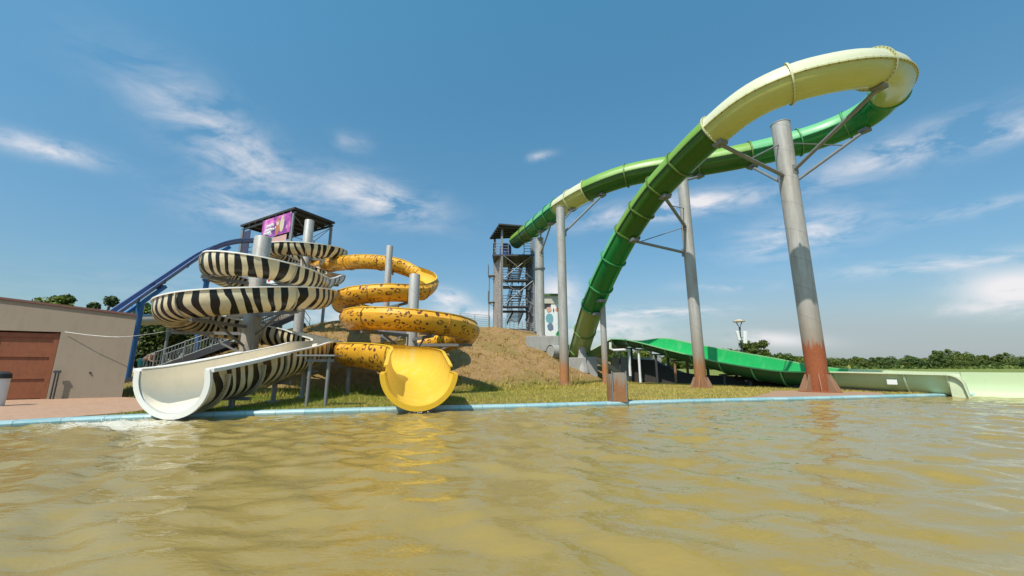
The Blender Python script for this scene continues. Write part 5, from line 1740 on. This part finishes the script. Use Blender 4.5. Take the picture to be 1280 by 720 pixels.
# two tall figures in print and the loose white script beside them
def ov(rx, ry, ox=0, oy=0, n=14): return [(ox + rx * math.cos(2 * PI * i / n), oy + ry * math.sin(2 * PI * i / n)) for i in range(n)]
hb = zb1_ - zb0
fig_a, fig_b = mm('print_beige', (0.62, 0.50, 0.38)), mm('print_brown', (0.45, 0.17, 0.09))
shape(1.15, zb0 + hb * 0.5, ov(0.30, hb * 0.38), fig_a, 'printed_figure', bn)
shape(1.12, zb0 + hb * 0.87, ov(0.15, 0.17), fig_a, 'printed_figure', bn, 0.042)
shape(1.72, zb0 + hb * 0.36, ov(0.28, hb * 0.34), fig_b, 'printed_figure', bn)
shape(1.72, zb0 + hb * 0.66, ov(0.22, hb * 0.16), fig_a, 'printed_figure', bn, 0.042)
shape(1.72, zb0 + hb * 0.79, ov(0.14, 0.16), fig_b, 'printed_figure', bn, 0.050)
mb = MB()
rr = random.Random(5)
for row, (zr, s0_, s1_) in enumerate(((0.60, 2.3, 3.2), (0.40, 2.15, 3.3), (0.24, 2.6, 3.6))):
    s_ = s0_
    while s_ < s1_:
        w_ = rr.uniform(0.10, 0.2); h_ = hb * rr.uniform(0.10, 0.17)
        zc_ = zb0 + hb * zr + rr.uniform(-0.03, 0.03)
        st0 = on_face(s_, zc_ - h_ / 2, 0.05); st1 = on_face(s_ + w_ * 0.5, zc_ + h_ / 2, 0.05); st2 = on_face(s_ + w_, zc_ - h_ / 3, 0.05)
        mb.tube([st0, st1], 0.03, 5); mb.tube([st1, st2], 0.03, 5)
        s_ += w_ * 0.85
mb.build('lettering', M['white_paint'], bn)
panel(0.35, 3.7, zb0 - 1.75, zb0 - 0.12, mm('banner_salmon', (0.62, 0.36, 0.32)), 'banner')
b3 = panel(0.6, 3.4, dz - 0.9, dz - 0.2, mm('banner_magenta', (0.45, 0.08, 0.30)), 'banner')
panel(0.3, 2.6, dz - 0.86, dz - 0.5, M['red_paint'], 'banner_stripe', 0.036, 0.01, b3)
b4 = panel(0.9, 3.5, dz - 2.5, dz - 1.55, M['white_paint'], 'banner')
for sx in (1.2, 2.0, 2.9):
    shape(sx, dz - 2.05, ov(0.22, 0.3), M['red_paint'], 'banner_patch', b4)
panel(5.8, 6.9, dz + 0.2, dz + 2.6, mm('dark_screen', (0.04, 0.04, 0.09)), 'side_screen')

# ------------------------------------------------------------------ blue slide
bp = [(345, 302, 31.5), (322, 301.5, 31.2), (300, 302, 30.6), (278, 307, 29.8), (258, 316, 28.9), (240, 327, 27.8), (215, 344, 26.2), (180, 368, 24.2), (150, 388.5, 22.6), (130, 402, 21.6)]
bw = [tuple(at(*q)) for q in bp]
BP, BS = catmull([(x, y, z - 0.17, 0.21, 0.13, 0) for x, y, z in bw], 0.3)
Bfr = frames(BP)
blue = thing('blue_slide', 'steep straight dark blue open slide descending from the bannered tower to the left', 'water slide', (-20, 27, 0))
cuts = list(np.linspace(0, len(BP) - 1, 7).astype(int))
for a, b in zip(cuts[:-1], cuts[1:]):
    s = flume_piece('flume_section', BP, BS, a, b, Bfr, PI / 2, 0.03, 0.05, 0.05, [M['blue_flume'], M['blue_flume'], M['blue_flume']], blue, n=12)
    flange_piece('flange', BP, BS, b, Bfr, PI / 2, s, M['blue_flume'], out=0.04, n=12)
def blue_post(px, pyt, Y, label, collar=None, lean=None, r=0.17):
    p = at(px, pyt, Y); g = gz(p.x, p.y)
    root = thing('blue_post', label, 'post', (p.x, p.y, g))
    mb = MB(); mb.tube([(p.x, p.y, g - 0.2), p], r, 18); mb.build('pipe', M['blue_steel'], root, smooth=True)
    if collar:
        zc = at(px, collar, Y).z; mb = MB()
        mb.tube([(p.x, p.y, zc - 0.18), (p.x, p.y, zc - 0.03), (p.x, p.y, zc + 0.03), (p.x, p.y, zc + 0.18)], [r, r * 1.7, r * 1.7, r], 18); mb.build('collar', M['blue_steel'], root, smooth=True)
    return root, p
rt, p = blue_post(263, 322, 28.6, 'blue post with a flared collar behind the upper zebra spiral', 350)
q0, q1 = at(273, 312, 28.6), at(288, 304, 29.6)
mb = MB(); mb.beam(p, q1 - Vector((0, 0, 0.3)), 0.2, 0.25); mb.build('arm', M['blue_steel'], rt)
rt, p = blue_post(176, 378, 24.0, 'thick blue post rising beside the beige building corner', None, None, 0.2)
a0, a1 = at(150, 397, 23.2), at(207, 358, 25.4)
mb = MB(); mb.beam(a0, a1, 0.18, 0.2); mb.build('arm', M['blue_steel'], rt)
mb = MB(); mb.beam(at(200, 361, 25.2), at(198, 358, 25.2) + Vector((0, 0, 0.25)), 0.3, 0.2); mb.build('saddle', M['dark_steel'], rt)

# pale grey flume with blue rim behind the zebra spiral
gp = [(128, 401, 25.0), (165, 401, 25.2), (205, 400, 25.5), (250, 397.5, 26), (300, 393.5, 26.6), (345, 388, 27.2)]
GP, GS = catmull([tuple(at(*q)) for q in gp], 0.4)
GP2 = np.zeros((len(GP), 6)); GP2[:, :3] = GP; GP2[:, 2] -= 0.3; GP2[:, 3] = 0.48; GP2[:, 4] = 0.12
gfr = frames(GP2)
gs = thing('grey_flume', 'level pale grey flume with a blue rim behind the zebra spiral', 'water slide', (GP[0][0], GP[0][1], 0))
cuts = list(np.linspace(0, len(GP2) - 1, 5).astype(int))
for a, b in zip(cuts[:-1], cuts[1:]):
    flume_piece('flume_section', GP2, GS, a, b, gfr, PI / 2, 0.03, 0.05, 0.06, [M['grey_flume'], M['grey_flume'], M['blue_steel']], gs, n=12)
ra, rb_ = at(246, 398, 25.3), at(281, 394, 25.9)
mb = MB(); mb.prism([ra, rb_, rb_ + Vector((0, 0, 0.22)), ra + Vector((0, 0, 0.04))], (0, -0.03, 0)); mb.build('red_stripe', M['red_paint'], gs)
mb = MB(); mb.prism([ra + Vector((0, 0.04, -0.06)), rb_ + Vector((0.1, 0.04, -0.06)), rb_ + Vector((0.1, 0.04, 0.36)), ra + Vector((-0.2, 0.04, 0.22))], (0, -0.03, 0)); mb.build('white_panel', M['white_paint'], gs)
for px in (212, 300):
    t_ = at(px, 404, 25.8 if px < 250 else 26.6); g = gz(t_.x, t_.y)
    mb = MB(); mb.tube([(t_.x, t_.y, g - 0.2), t_], 0.08, 10); mb.build('leg', M['grey_steel'], gs, smooth=True)

# ------------------------------------------------------------------ stairways up the bank
def stairway(label, a, b, width, n, skip=0.0):
    a, b = Vector(a), Vector(b)
    root = thing('stairway', label, 'stairs', a)
    run = Vector((b.x - a.x, b.y - a.y, 0)); side = Vector((-run.y, run.x, 0)).normalized()
    if side.y < 0: side = -side
    mb = MB(); st_ = run / n
    for k_ in range(n):
        p = a + (b - a) * (k_ / n)
        mb.prism([p, p + st_ * 1.1, p + st_ * 1.1 + side * width, p + side * width], (0, 0, 0.07))
    mb.build('treads', dirty('timber_tread', (0.26, 0.20, 0.14), 0.85, bstr=0.2), root)
    for s in (0, width):
        mb = MB(); mb.beam(a + side * s - Vector((0, 0, 0.12)), b + side * s - Vector((0, 0, 0.12)), 0.08, 0.34); mb.build('stringer', M['dark_steel'], root)
        mb = MB()
        for h in (0.12, 1.0):
            mb.tube([a.lerp(b, skip) + side * s + Vector((0, 0, h)), b + side * s + Vector((0, 0, h))], 0.03, 8)
        L = (b - a).length; m_ = int(L / 0.16)
        for k_ in range(int(m_ * skip), m_ + 1):
            p = a + (b - a) * (k_ / m_) + side * s
            big = k_ % 9 == 0
            mb.tube([p + Vector((0, 0, -0.1 if big else 0.12)), p + Vector((0, 0, 1.08 if big else 1.0))], 0.045 if big else 0.017, 6)
        mb.build('railing', M['grey_steel'], root)
    m_ = 4
    for k_ in range(1, m_):
        p = a + (b - a) * (k_ / m_) + side * width * 0.5; g = gz(p.x, p.y)
        mb = MB(); mb.tube([(p.x, p.y, g - 0.2), (p.x, p.y, p.z)], 0.06, 8); mb.build('leg', M['dark_steel'], root)
    return root
sa, sb = at(150, 478, 22.6), at(288, 426, 24.4)
stairway('lower flight of railed stairs climbing the bank from behind the beige building', sa, sb, 1.6, 24, 0.2)
sc_, sd_ = at(300, 424, 25.0), at(372, 393, 29.0)
stairway('upper flight of railed stairs leading to the bannered tower', sc_, sd_, 1.5, 18)

# ------------------------------------------------------------------ people
def person(label, base, joints, radii, edges, clothes, head, hair_mat=None, face_dir=(1, 0, 0)):
    """one skinned body; clothes = list of (name, joint chain, radius scale, material)"""
    me = bpy.data.meshes.new('person')
    names = list(joints)
    me.from_pydata([joints[n] for n in names], [(names.index(a), names.index(b)) for a, b in edges], [])
    o = bpy.data.objects.new('person', me); COL.objects.link(o); o.location = base
    sk = o.modifiers.new('skin', 'SKIN'); sk.use_smooth_shade = True
    o.modifiers.new('sub', 'SUBSURF').levels = 2
    o.modifiers['sub'].render_levels = 2
    for i, n in enumerate(names):
        me.skin_vertices[0].data[i].radius = (radii[n], radii[n])
        me.skin_vertices[0].data[i].use_root = (n == 'pelvis')
    me.materials.append(M['skin'])
    tag(o, label, 'person')
    return o

def sub_tube(parent, name, chain, rad, mat):
    mb = MB(); off = base_of(parent)
    mb.tube([Vector(p) + off for p in chain], rad, 12); return mb.build(name, mat, parent, smooth=True, angle=80)

# climber bending forward on the lower stairs, facing right
fb = sa.lerp(sb, 0.105) + Vector((-(sb - sa).normalized().y * 0.5, (sb - sa).normalized().x * 0.5, 0.07))
dirx = Vector((sb - sa)); dirx.z = 0; dirx.normalize()
def J(f, s, z): # forward, side, up
    sd3 = Vector((-dirx.y, dirx.x, 0)); v_ = dirx * f + sd3 * s; return (v_.x, v_.y, z)
jo = {'pelvis': J(0.10, 0, 0.86), 'spine': J(0.27, 0, 1.02), 'chest': J(0.44, 0, 1.15), 'neck': J(0.58, 0, 1.22), 'head0': J(0.66, 0, 1.27), 'head': J(0.76, 0, 1.31),
      'hipL': J(0.11, 0.10, 0.82), 'kneeL': J(0.34, 0.11, 0.62), 'ankL': J(0.26, 0.11, 0.28), 'toeL': J(0.45, 0.12, 0.25),
      'hipR': J(0.09, -0.10, 0.82), 'kneeR': J(0.10, -0.10, 0.44), 'ankR': J(-0.10, -0.10, 0.09), 'toeR': J(0.10, -0.11, 0.04),
      'shL': J(0.47, 0.18, 1.15), 'elL': J(0.56, 0.22, 0.90), 'haL': J(0.76, 0.20, 0.86), 'fiL': J(0.86, 0.19, 0.86),
      'shR': J(0.47, -0.18, 1.15), 'elR': J(0.52, -0.22, 0.89), 'haR': J(0.72, -0.20, 0.82), 'fiR': J(0.82, -0.19, 0.82)}
ra_ = {'pelvis': 0.14, 'spine': 0.125, 'chest': 0.145, 'neck': 0.06, 'head0': 0.085, 'head': 0.10, 'hipL': 0.095, 'kneeL': 0.06, 'ankL': 0.042, 'toeL': 0.035, 'hipR': 0.095, 'kneeR': 0.06, 'ankR': 0.042, 'toeR': 0.035,
       'shL': 0.065, 'elL': 0.045, 'haL': 0.033, 'fiL': 0.03, 'shR': 0.065, 'elR': 0.045, 'haR': 0.033, 'fiR': 0.03}
ed_ = [('pelvis', 'spine'), ('spine', 'chest'), ('chest', 'neck'), ('neck', 'head0'), ('head0', 'head')]
for s in 'LR':
    ed_ += [('pelvis', 'hip' + s), ('hip' + s, 'knee' + s), ('knee' + s, 'ank' + s), ('ank' + s, 'toe' + s), ('chest', 'sh' + s), ('sh' + s, 'el' + s), ('el' + s, 'ha' + s), ('ha' + s, 'fi' + s)]
pe1 = person('bare chested person in teal shorts bending forward while climbing the stairs', fb, jo, ra_, ed_, None, None)
sub_tube(pe1, 'shorts', [J(0.17, 0, 0.93), J(0.10, 0, 0.85), J(0.08, 0, 0.78)], [0.15, 0.185, 0.18], M['teal_cloth'])
for s in 'LR':
    h_, k_ = Vector(jo['hip' + s]), Vector(jo['knee' + s]); sub_tube(pe1, 'shorts_leg', [h_, h_.lerp(k_, 0.75)], [0.125, 0.105], M['teal_cloth'])
sub_tube(pe1, 'hair', [J(0.70, 0, 1.40), J(0.74, 0, 1.385), J(0.80, 0, 1.36), J(0.83, 0, 1.33)], [0.04, 0.095, 0.09, 0.03], M['hair'])
# person on the tower stairs
fb2 = Vector((at(636, 338, TY + 1.6).x, TY + 1.7, at(636, 342, TY + 1.7).z))
j2 = {'pelvis': (0, 0, 0.92), 'spine': (0.01, 0, 1.08), 'chest': (0.02, 0, 1.28), 'neck': (0.03, 0, 1.46), 'head0': (0.04, 0, 1.54), 'head': (0.05, 0, 1.64),
      'hipL': (0, -0.1, 0.88), 'kneeL': (0.12, -0.1, 0.52), 'ankL': (0.06, -0.1, 0.14), 'toeL': (0.2, -0.1, 0.09), 'hipR': (0, 0.1, 0.88), 'kneeR': (0.02, 0.1, 0.48), 'ankR': (-0.08, 0.1, 0.07), 'toeR': (0.07, 0.1, 0.03),
      'shL': (0.02, -0.18, 1.36), 'elL': (0.02, -0.23, 1.08), 'haL': (0.18, -0.24, 0.98), 'fiL': (0.26, -0.24, 0.98), 'shR': (0.02, 0.18, 1.36), 'elR': (0.0, 0.23, 1.08), 'haR': (0.16, 0.24, 0.98), 'fiR': (0.24, 0.24, 0.98)}
pe2 = person('person in blue swimwear climbing the stairs inside the clad tower', fb2, j2, ra_, ed_, None, None)
sub_tube(pe2, 'swim_top', [(0.0, 0, 0.95), (0.01, 0, 1.1), (0.02, 0, 1.3), (0.02, 0, 1.4)], [0.165, 0.15, 0.175, 0.12], M['blue_cloth'])
sub_tube(pe2, 'hair', [(0.02, 0, 1.56), (0.02, 0, 1.66), (0.03, 0, 1.73), (0.03, 0, 1.76)], [0.09, 0.100, 0.09, 0.03], M['hair'])

# ------------------------------------------------------------------ lamp post
lpz = at(928, 440, 40.0)
lb = Vector((at(928, 440, 40.0).x, 40.0, 0.0)); ltop = at(921, 404, 40).z
lamp = thing('lamp_post', 'park lamp post with a disc lamp head behind the green run-out', 'lamp post', lb)
mb = MB(); mb.tube([lb, lb + Vector((0, 0, ltop - 0.45))], [0.075, 0.055], 12); mb.build('pole', M['dark_steel'], lamp, smooth=True)
mb = MB()
for k_ in range(4):
    a = PI / 2 * k_ + 0.4; d = Vector((math.cos(a), math.sin(a), 0))
    mb.tube([lb + Vector((0, 0, ltop - 0.5)), lb + d * 0.38 + Vector((0, 0, ltop + 0.15))], 0.022, 6)
mb.tube([lb + Vector((0, 0, ltop - 0.7)), lb + Vector((0, 0, ltop - 0.4))], 0.09, 10)
mb.build('lamp_bracket', M['dark_steel'], lamp)
mb = MB(); mb.tube([lb + Vector((0, 0, ltop + 0.13)), lb + Vector((0, 0, ltop + 0.2)), lb + Vector((0, 0, ltop + 0.36)), lb + Vector((0, 0, ltop + 0.42))], [0.55, 0.56, 0.25, 0.04], 24)
mb.build('lamp_shade', dirty('lamp_shade', (0.55, 0.42, 0.30), 0.5, bstr=0), lamp, smooth=True)
for sx, lab in ((-0.35, 'white column loudspeaker on the left side of the lamp post'), (0.32, 'white column loudspeaker on the right side of the lamp post')):
    zc = at(921, 422 if sx > 0 else 420, 40).z
    root = thing('loudspeaker', lab, 'loudspeaker', lb + Vector((sx, -0.15, zc)))
    c_ = lb + Vector((sx, -0.2, zc))
    ax = Vector((0.10 if sx > 0 else -0.18, 0, 1)).normalized() * (0.62 if sx > 0 else 0.48)
    mb = MB(); mb.beam(c_ - ax, c_ + ax, 0.34 if sx > 0 else 0.26, 0.22); b_ = mb.build('cabinet', M['white_paint'], root)
    mod = b_.modifiers.new('bevel', 'BEVEL'); mod.width = 0.05; mod.segments = 2
    mb = MB(); mb.beam(c_ + Vector((0, 0.1, 0)), lb + Vector((0, -0.02, zc)), 0.05, 0.06); mb.build('bracket', M['dark_steel'], root)
zc = at(926, 431, 40).z
mb = MB(); mb.box(lb + Vector((-0.16, -0.1, zc)), (0.3, 0.2, 0.2)); mb.build('junction_box', M['black'], lamp)

# ------------------------------------------------------------------ trees
def crown_mesh(name, seed, n, rx, rz_, lobes, leaf, mat, base_h, flat=0.8):
    r = np.random.default_rng(seed)
    L = []
    for k_ in range(lobes):
        a = r.uniform(0, 2 * PI); q = math.sqrt(r.uniform(0.02, 1)) * 0.72; z = r.uniform(-0.62, 0.72)
        k2 = math.sqrt(max(0.05, 1 - (z * 0.9) ** 2))
        L.append((math.cos(a) * q * rx * k2, math.sin(a) * q * rx * k2, z * rz_, r.uniform(0.20, 0.40) * rx))
    L = np.array(L)
    idx = r.integers(0, lobes, n)
    d = r.normal(size=(n, 3)); d /= np.linalg.norm(d, axis=1)[:, None]
    rad = L[idx, 3] * (r.random(n) ** 0.28) * r.normal(1, 0.1, n)
    P = L[idx, :3] + d * rad[:, None] * np.array([1, 1, 0.92])
    P[:, 2] += base_h
    nrm = d + r.normal(0, 0.55, (n, 3)) + np.array([0, 0, 0.35]); nrm /= np.linalg.norm(nrm, axis=1)[:, None]
    t = np.cross(nrm, r.normal(size=(n, 3))); t /= np.linalg.norm(t, axis=1)[:, None]
    b = np.cross(nrm, t)
    s = leaf * r.uniform(0.55, 1.3, n)[:, None]
    V = np.stack([P - t * s, P - b * s * 0.55 + nrm * s * 0.1, P + t * s, P + b * s * 0.55 + nrm * s * 0.1], 1)
    me_o = np_mesh(name, V.reshape(-1, 3), np.arange(4 * n).reshape(-1, 4), mat, smooth=False)
    return me_o, L

def tree(label, loc, seed, h, rx, n, lobes, leaf, mat, group=None, trunk_h=0.35, name='broadleaf_tree', rz_scale=None):
    root = thing(name, label, 'tree', loc, group)
    rz_ = (h * (1 - trunk_h)) / 2 * 1.0
    ch_ = h * trunk_h + rz_ * 0.95
    cr, L = crown_mesh('crown', seed, n, rx, rz_ * 0.95, lobes, leaf, mat, ch_)
    cr.parent = root
    mb = MB(); l3 = Vector(loc); tr = max(0.05, h * 0.022)
    mb.tube([l3 + Vector((0, 0, -0.2)), l3 + Vector((0.03 * h * 0.3, 0, h * trunk_h)), l3 + Vector((0, 0, ch_ + rz_ * 0.3))], [tr * 1.35, tr, tr * 0.35], 9)
    for k_ in range(min(7, lobes)):
        e = Vector(L[k_][:3]) + Vector((0, 0, ch_)); s0 = Vector((0, 0, h * trunk_h * (0.9 + 0.08 * k_)))
        m_ = s0.lerp(e, 0.5) + Vector((0, 0, 0.06 * h))
        mb.tube([l3 + s0, l3 + m_, l3 + e], [tr * 0.55, tr * 0.35, tr * 0.12], 6)
    mb.build('trunk', M['bark'], root, smooth=True)
    return root

def copy_tree_obj(root, loc, rz=0, sc=(1, 1, 1), label=None):
    r = root.copy(); COL.objects.link(r); r.location = loc; r.rotation_euler = (0, 0, rz); r.scale = sc
    if label: r['label'] = label
    for ch_ in root.children:
        c_ = ch_.copy(); COL.objects.link(c_); c_.parent = r
    return r

# behind the beige building and the stairs
def tl(px, Y):
    p = at(px, 440, Y); return (p.x, Y, gz(p.x, Y))
tree('leafy tree showing over the beige roof, left of the two', tl(62, 26), 1, 6.7, 1.35, 4800, 12, 0.13, M['leaf_bright'], trunk_h=0.4)
tree('small sparse tree over the roof just left of the blue slide', tl(124, 27), 2, 6.5, 1.1, 2800, 9, 0.12, M['leaf'], trunk_h=0.45)
tree('bright green tree under the blue slide beside the building corner', tl(190, 33), 3, 6.6, 3.0, 9000, 14, 0.17, M['leaf_bright'], trunk_h=0.12)
tree('dense dark tree behind the blue post at the stairs', tl(176, 31), 4, 4.6, 2.4, 9000, 14, 0.15, M['leaf'], trunk_h=0.08)
tree('dense dark tree behind the low railed stairs under the grey flume', tl(218, 32), 5, 4.6, 2.6, 9000, 14, 0.15, M['leaf'], trunk_h=0.08)
tree('dark tree at the top of the lower stairs behind the zebra loops', tl(255, 36), 6, 6.0, 2.6, 8000, 14, 0.17, M['leaf'], trunk_h=0.1)
tree('round headed dark tree just right of the lamp post', (at(945, 445, 62).x, 62, 0), 8, 5.5, 2.7, 11000, 26, 0.15, M['leaf'], trunk_h=0.22)

# belt seen under the run-out
proto = []
for k_ in range(5):
    proto.append((700 + k_ * 7, RNG.uniform(3.4, 4.4)))
rr = random.Random(3)
protos = []
first = True
bl = []
for k_ in range(4):
    x = 0
    pr = tree('bushy yellow green tree in the belt seen under the open run-out', (at(800, 455, 62).x, 62, 0), 20 + k_, 4.2, 2.4, 2600, 12, 0.19, M['leaf_bright'], 'trees seen under the run-out', trunk_h=0.08)
    bl.append(pr)
k_ = 0
for px in np.arange(740, 1010, 13):
    Y = rr.uniform(56, 78)
    loc = (at(px, 455, Y).x, Y, 0)
    s_ = rr.uniform(0.75, 1.05) * Y / 66
    if k_ < 4:
        r_ = bl[k_]; r_.location = loc; r_.scale = (s_, s_, s_); r_.rotation_euler = (0, 0, rr.uniform(0, 6))
    else:
        copy_tree_obj(bl[k_ % 4], loc, rr.uniform(0, 6), (s_, s_, s_ * rr.uniform(0.85, 1.0)))
    k_ += 1

for px in (842, 858, 884, 900, 915, 938, 955, 975):
    Y = rr.uniform(44, 50); s_ = rr.uniform(0.48, 0.6)
    copy_tree_obj(bl[k_ % 4], (at(px, 455, Y).x, Y, 0), rr.uniform(0, 6), (s_, s_, s_ * 0.9)); k_ += 1

# far tree line on the right
far = []
for k_ in range(6):
    far.append(tree('dark green tree in the distant tree line beyond the pool', (150, 200, 0), 40 + k_, 7.0, 3.6 if k_ < 4 else 2.6, 2600, 18, 0.30, M['leaf_far'], 'trees of the distant tree line', trunk_h=0.1 if k_ < 4 else 0.3))
used = 0
for row, (Y0, Y1, st_, hs) in enumerate(((118, 130, 12, 0.48), (150, 175, 11, 0.72), (195, 230, 11, 1.0))):
    px = 975
    while px < 1500:
        Y = rr.uniform(Y0, Y1); s_ = hs * rr.uniform(0.78, 1.15)
        loc = (at(px, 460, Y).x, Y, 0)
        if used < 6:
            r_ = far[used]; r_.location = loc; r_.scale = (s_ * 1.2, s_ * 1.2, s_); r_.rotation_euler = (0, 0, rr.uniform(0, 6))
        else:
            copy_tree_obj(far[rr.randrange(6)], loc, rr.uniform(0, 6), (s_ * 1.25, s_ * 1.25, s_))
        used += 1
        px += st_ * rr.uniform(0.75, 1.3)
for px, h_ in ((1176, 1.2), (1185, 1.32), (1201, 1.12), (1214, 1.05), (1233, 0.9), (1258, 1.08)):
    Y = rr.uniform(150, 160); loc = (at(px, 460, Y).x, Y, 0)
    copy_tree_obj(far[rr.randrange(6)], loc, rr.uniform(0, 6), (h_ * 0.95, h_ * 0.95, h_), 'taller dark tree standing out above the distant tree line')
    COL.objects[-1]
# a low shrub belt closing the tree line's foot
hb_, _ = crown_mesh('undergrowth', 77, 9000, 20, 1.2, 60, 0.45, M['leaf_far'], 0.6)
V = np.empty(len(hb_.data.vertices) * 3, np.float32); hb_.data.vertices.foreach_get('co', V); V = V.reshape(-1, 3)
q = (np.arange(len(V)) // 4)
ctrx = RNG.uniform(20, 330, len(V) // 4); ctry = RNG.uniform(100, 240, len(V) // 4); ctrz = RNG.uniform(0, 1.5, len(V) // 4)
ctrx = np.where(ctrx > ctry * 1.75, ctry * RNG.uniform(0.7, 1.7, len(ctry)), ctrx)
cen = V.reshape(-1, 4, 3).mean(1)
V = (V.reshape(-1, 4, 3) - cen[:, None]) * 1.3 + np.stack([ctrx, ctry, ctrz], 1)[:, None]
hb_.data.vertices.foreach_set('co', V.astype(np.float32).ravel()); hb_.data.update()
tag(hb_, 'low scrub filling the foot of the distant tree line', 'scrub', kind='stuff')

# ------------------------------------------------------------------ light and sky
SUN_EL = math.radians(55)
sx, sy = 0.55, 0.835
dirn = Vector((sx * math.cos(SUN_EL), sy * math.cos(SUN_EL), -math.sin(SUN_EL)))
sl = bpy.data.lights.new('sun', 'SUN'); sl.energy = 3.5; sl.angle = math.radians(0.53); sl.color = (1.0, 0.94, 0.84)
so = bpy.data.objects.new('sun', sl); COL.objects.link(so); so.location = (-20, -30, 60)
so.rotation_euler = dirn.to_track_quat('-Z', 'Y').to_euler()

wd = bpy.data.worlds.new('World'); SC.world = wd; wd.use_nodes = True
nt = wd.node_tree
bg = nt.nodes['Background']; bg.inputs['Strength'].default_value = 0.104
sky = nt.nodes.new('ShaderNodeTexSky'); sky.sky_type = 'NISHITA'; sky.sun_disc = False
sky.sun_elevation = SUN_EL
sky.sun_rotation = math.atan2(-sx, -sy)
sky.air_density = 1.3; sky.dust_density = 1.2; sky.ozone_density = 2.0; sky.altitude = 100
tc = nt.nodes.new('ShaderNodeTexCoord').outputs['Generated']
sep = nt.nodes.new('ShaderNodeSeparateXYZ'); nt.links.new(tc, sep.inputs[0])
elev = nt.nodes.new('ShaderNodeMapRange'); elev.inputs['From Min'].default_value = 0.15; elev.inputs['From Max'].default_value = 0.72
nt.links.new(sep.outputs[2], elev.inputs['Value'])
tint = mix_col(nt, elev.outputs[0], (0.52, 0.68, 0.76), (0.50, 1.03, 1.04))
col = mix_col(nt, 1.0, sky.outputs[0], tint, 'MULTIPLY')
zc = math_node(nt, 'ADD', math_node(nt, 'MAXIMUM', sep.outputs[2], 0.0), 0.10)
cmb = nt.nodes.new('ShaderNodeCombineXYZ')
nt.links.new(math_node(nt, 'DIVIDE', sep.outputs[0], zc), cmb.inputs[0]); nt.links.new(math_node(nt, 'DIVIDE', sep.outputs[1], zc), cmb.inputs[1])
wisp = noise(nt, mapping(nt, cmb.outputs[0], (1.0, 1.2, 1), rot=(0, 0, 0.6)), 3.6, 10, 0.62, 0.35)
puff = noise(nt, mapping(nt, tc, (1, 1, 2.2)), 9.0, 9, 0.6, 0.3)
def cloud_mask(px, py, hl, hw, ang):
    c_ = ray(px, py).normalized()
    a = math.radians(ang)
    e1 = (ray(px + math.cos(a) * 10, py + math.sin(a) * 10).normalized() - c_); k1 = e1.length / 10; e1.normalize()
    e2 = (ray(px - math.sin(a) * 10, py + math.cos(a) * 10).normalized() - c_); k2 = e2.length / 10; e2.normalize()
    def dotp(v_):
        n = nt.nodes.new('ShaderNodeVectorMath'); n.operation = 'DOT_PRODUCT'; nt.links.new(tc, n.inputs[0]); n.inputs[1].default_value = v_; return n.outputs['Value']
    x = math_node(nt, 'DIVIDE', math_node(nt, 'SUBTRACT', dotp(e1), c_.dot(e1)), hl * k1)
    y = math_node(nt, 'DIVIDE', math_node(nt, 'SUBTRACT', dotp(e2), c_.dot(e2)), hw * k2)
    r2 = math_node(nt, 'ADD', math_node(nt, 'MULTIPLY', x, x), math_node(nt, 'MULTIPLY', y, y))
    g = math_node(nt, 'POWER', 2.718, math_node(nt, 'MULTIPLY', r2, -1.0))
    return math_node(nt, 'MULTIPLY', g, math_node(nt, 'GREATER_THAN', dotp(c_), 0.0))
def total(lst):
    acc = None
    for (px, py, hl, hw, ang, k_) in lst:
        g = math_node(nt, 'MULTIPLY', cloud_mask(px, py, hl, hw, ang), k_)
        acc = g if acc is None else math_node(nt, 'ADD', acc, g)
    return acc
wm = total([(262, 155, 105, 34, 40, 0.72), (330, 225, 80, 30, 40, 0.55), (470, 248, 75, 24, 12, 1.0), (55, 184, 80, 13, 7, 1.0), (845, 258, 120, 13, -5, 1.25), (1140, 184, 110, 20, -14, 1.0), (1265, 165, 60, 12, -30, 0.8),
            (1000, 292, 80, 22, -16, 0.95), (1215, 262, 80, 8, -14, 0.6), (1180, 330, 170, 10, -8, 0.6), (820, 390, 70, 7, -3, 0.8), (330, 360, 200, 30, 0, 0.15), (440, 178, 22, 10, 0, 0.5), (675, 195, 16, 5, -8, 0.8), (290, 258, 60, 24, 0, 0.6)])
pm = total([(1268, 360, 56, 26, -25, 1.15), (1225, 388, 60, 10, -8, 0.5), (560, 374, 26, 11, 12, 0.9), (590, 392, 50, 7, 0, 0.8), (695, 372, 26, 24, -35, 1.0), (760, 412, 60, 14, 0, 0.9), (965, 424, 55, 9, 0, 0.8), (900, 358, 50, 6, 0, 0.4), (430, 395, 60, 10, 0, 0.6)])
cw = math_node(nt, 'MULTIPLY', wm, ramp(nt, wisp.outputs[0], [(0.38, 0), (0.66, 1)]))
cp_ = math_node(nt, 'MULTIPLY', pm, ramp(nt, puff.outputs[0], [(0.36, 0), (0.54, 1)]))
haze_m = total([(1120, 425, 420, 62, 0, 0.6), (640, 440, 600, 40, 0, 0.3)])
col = mix_col(nt, math_node(nt, 'MINIMUM', haze_m, 0.75), col, (2.75, 3.05, 3.35))
cm = math_node(nt, 'MINIMUM', math_node(nt, 'MULTIPLY', math_node(nt, 'ADD', cw, cp_), 0.95), 0.9)
col = mix_col(nt, cm, col, (5.9, 5.7, 5.8))
nt.links.new(col, bg.inputs['Color'])

SC.view_settings.view_transform = 'Standard'
SC.view_settings.look = 'None'
SC.view_settings.exposure = 0.58
SC.view_settings.gamma = 1.0
SC.view_settings.use_curve_mapping = False
SC.render.engine = 'CYCLES'
SC.cycles.max_bounces = 8
SC.cycles.use_denoising = True
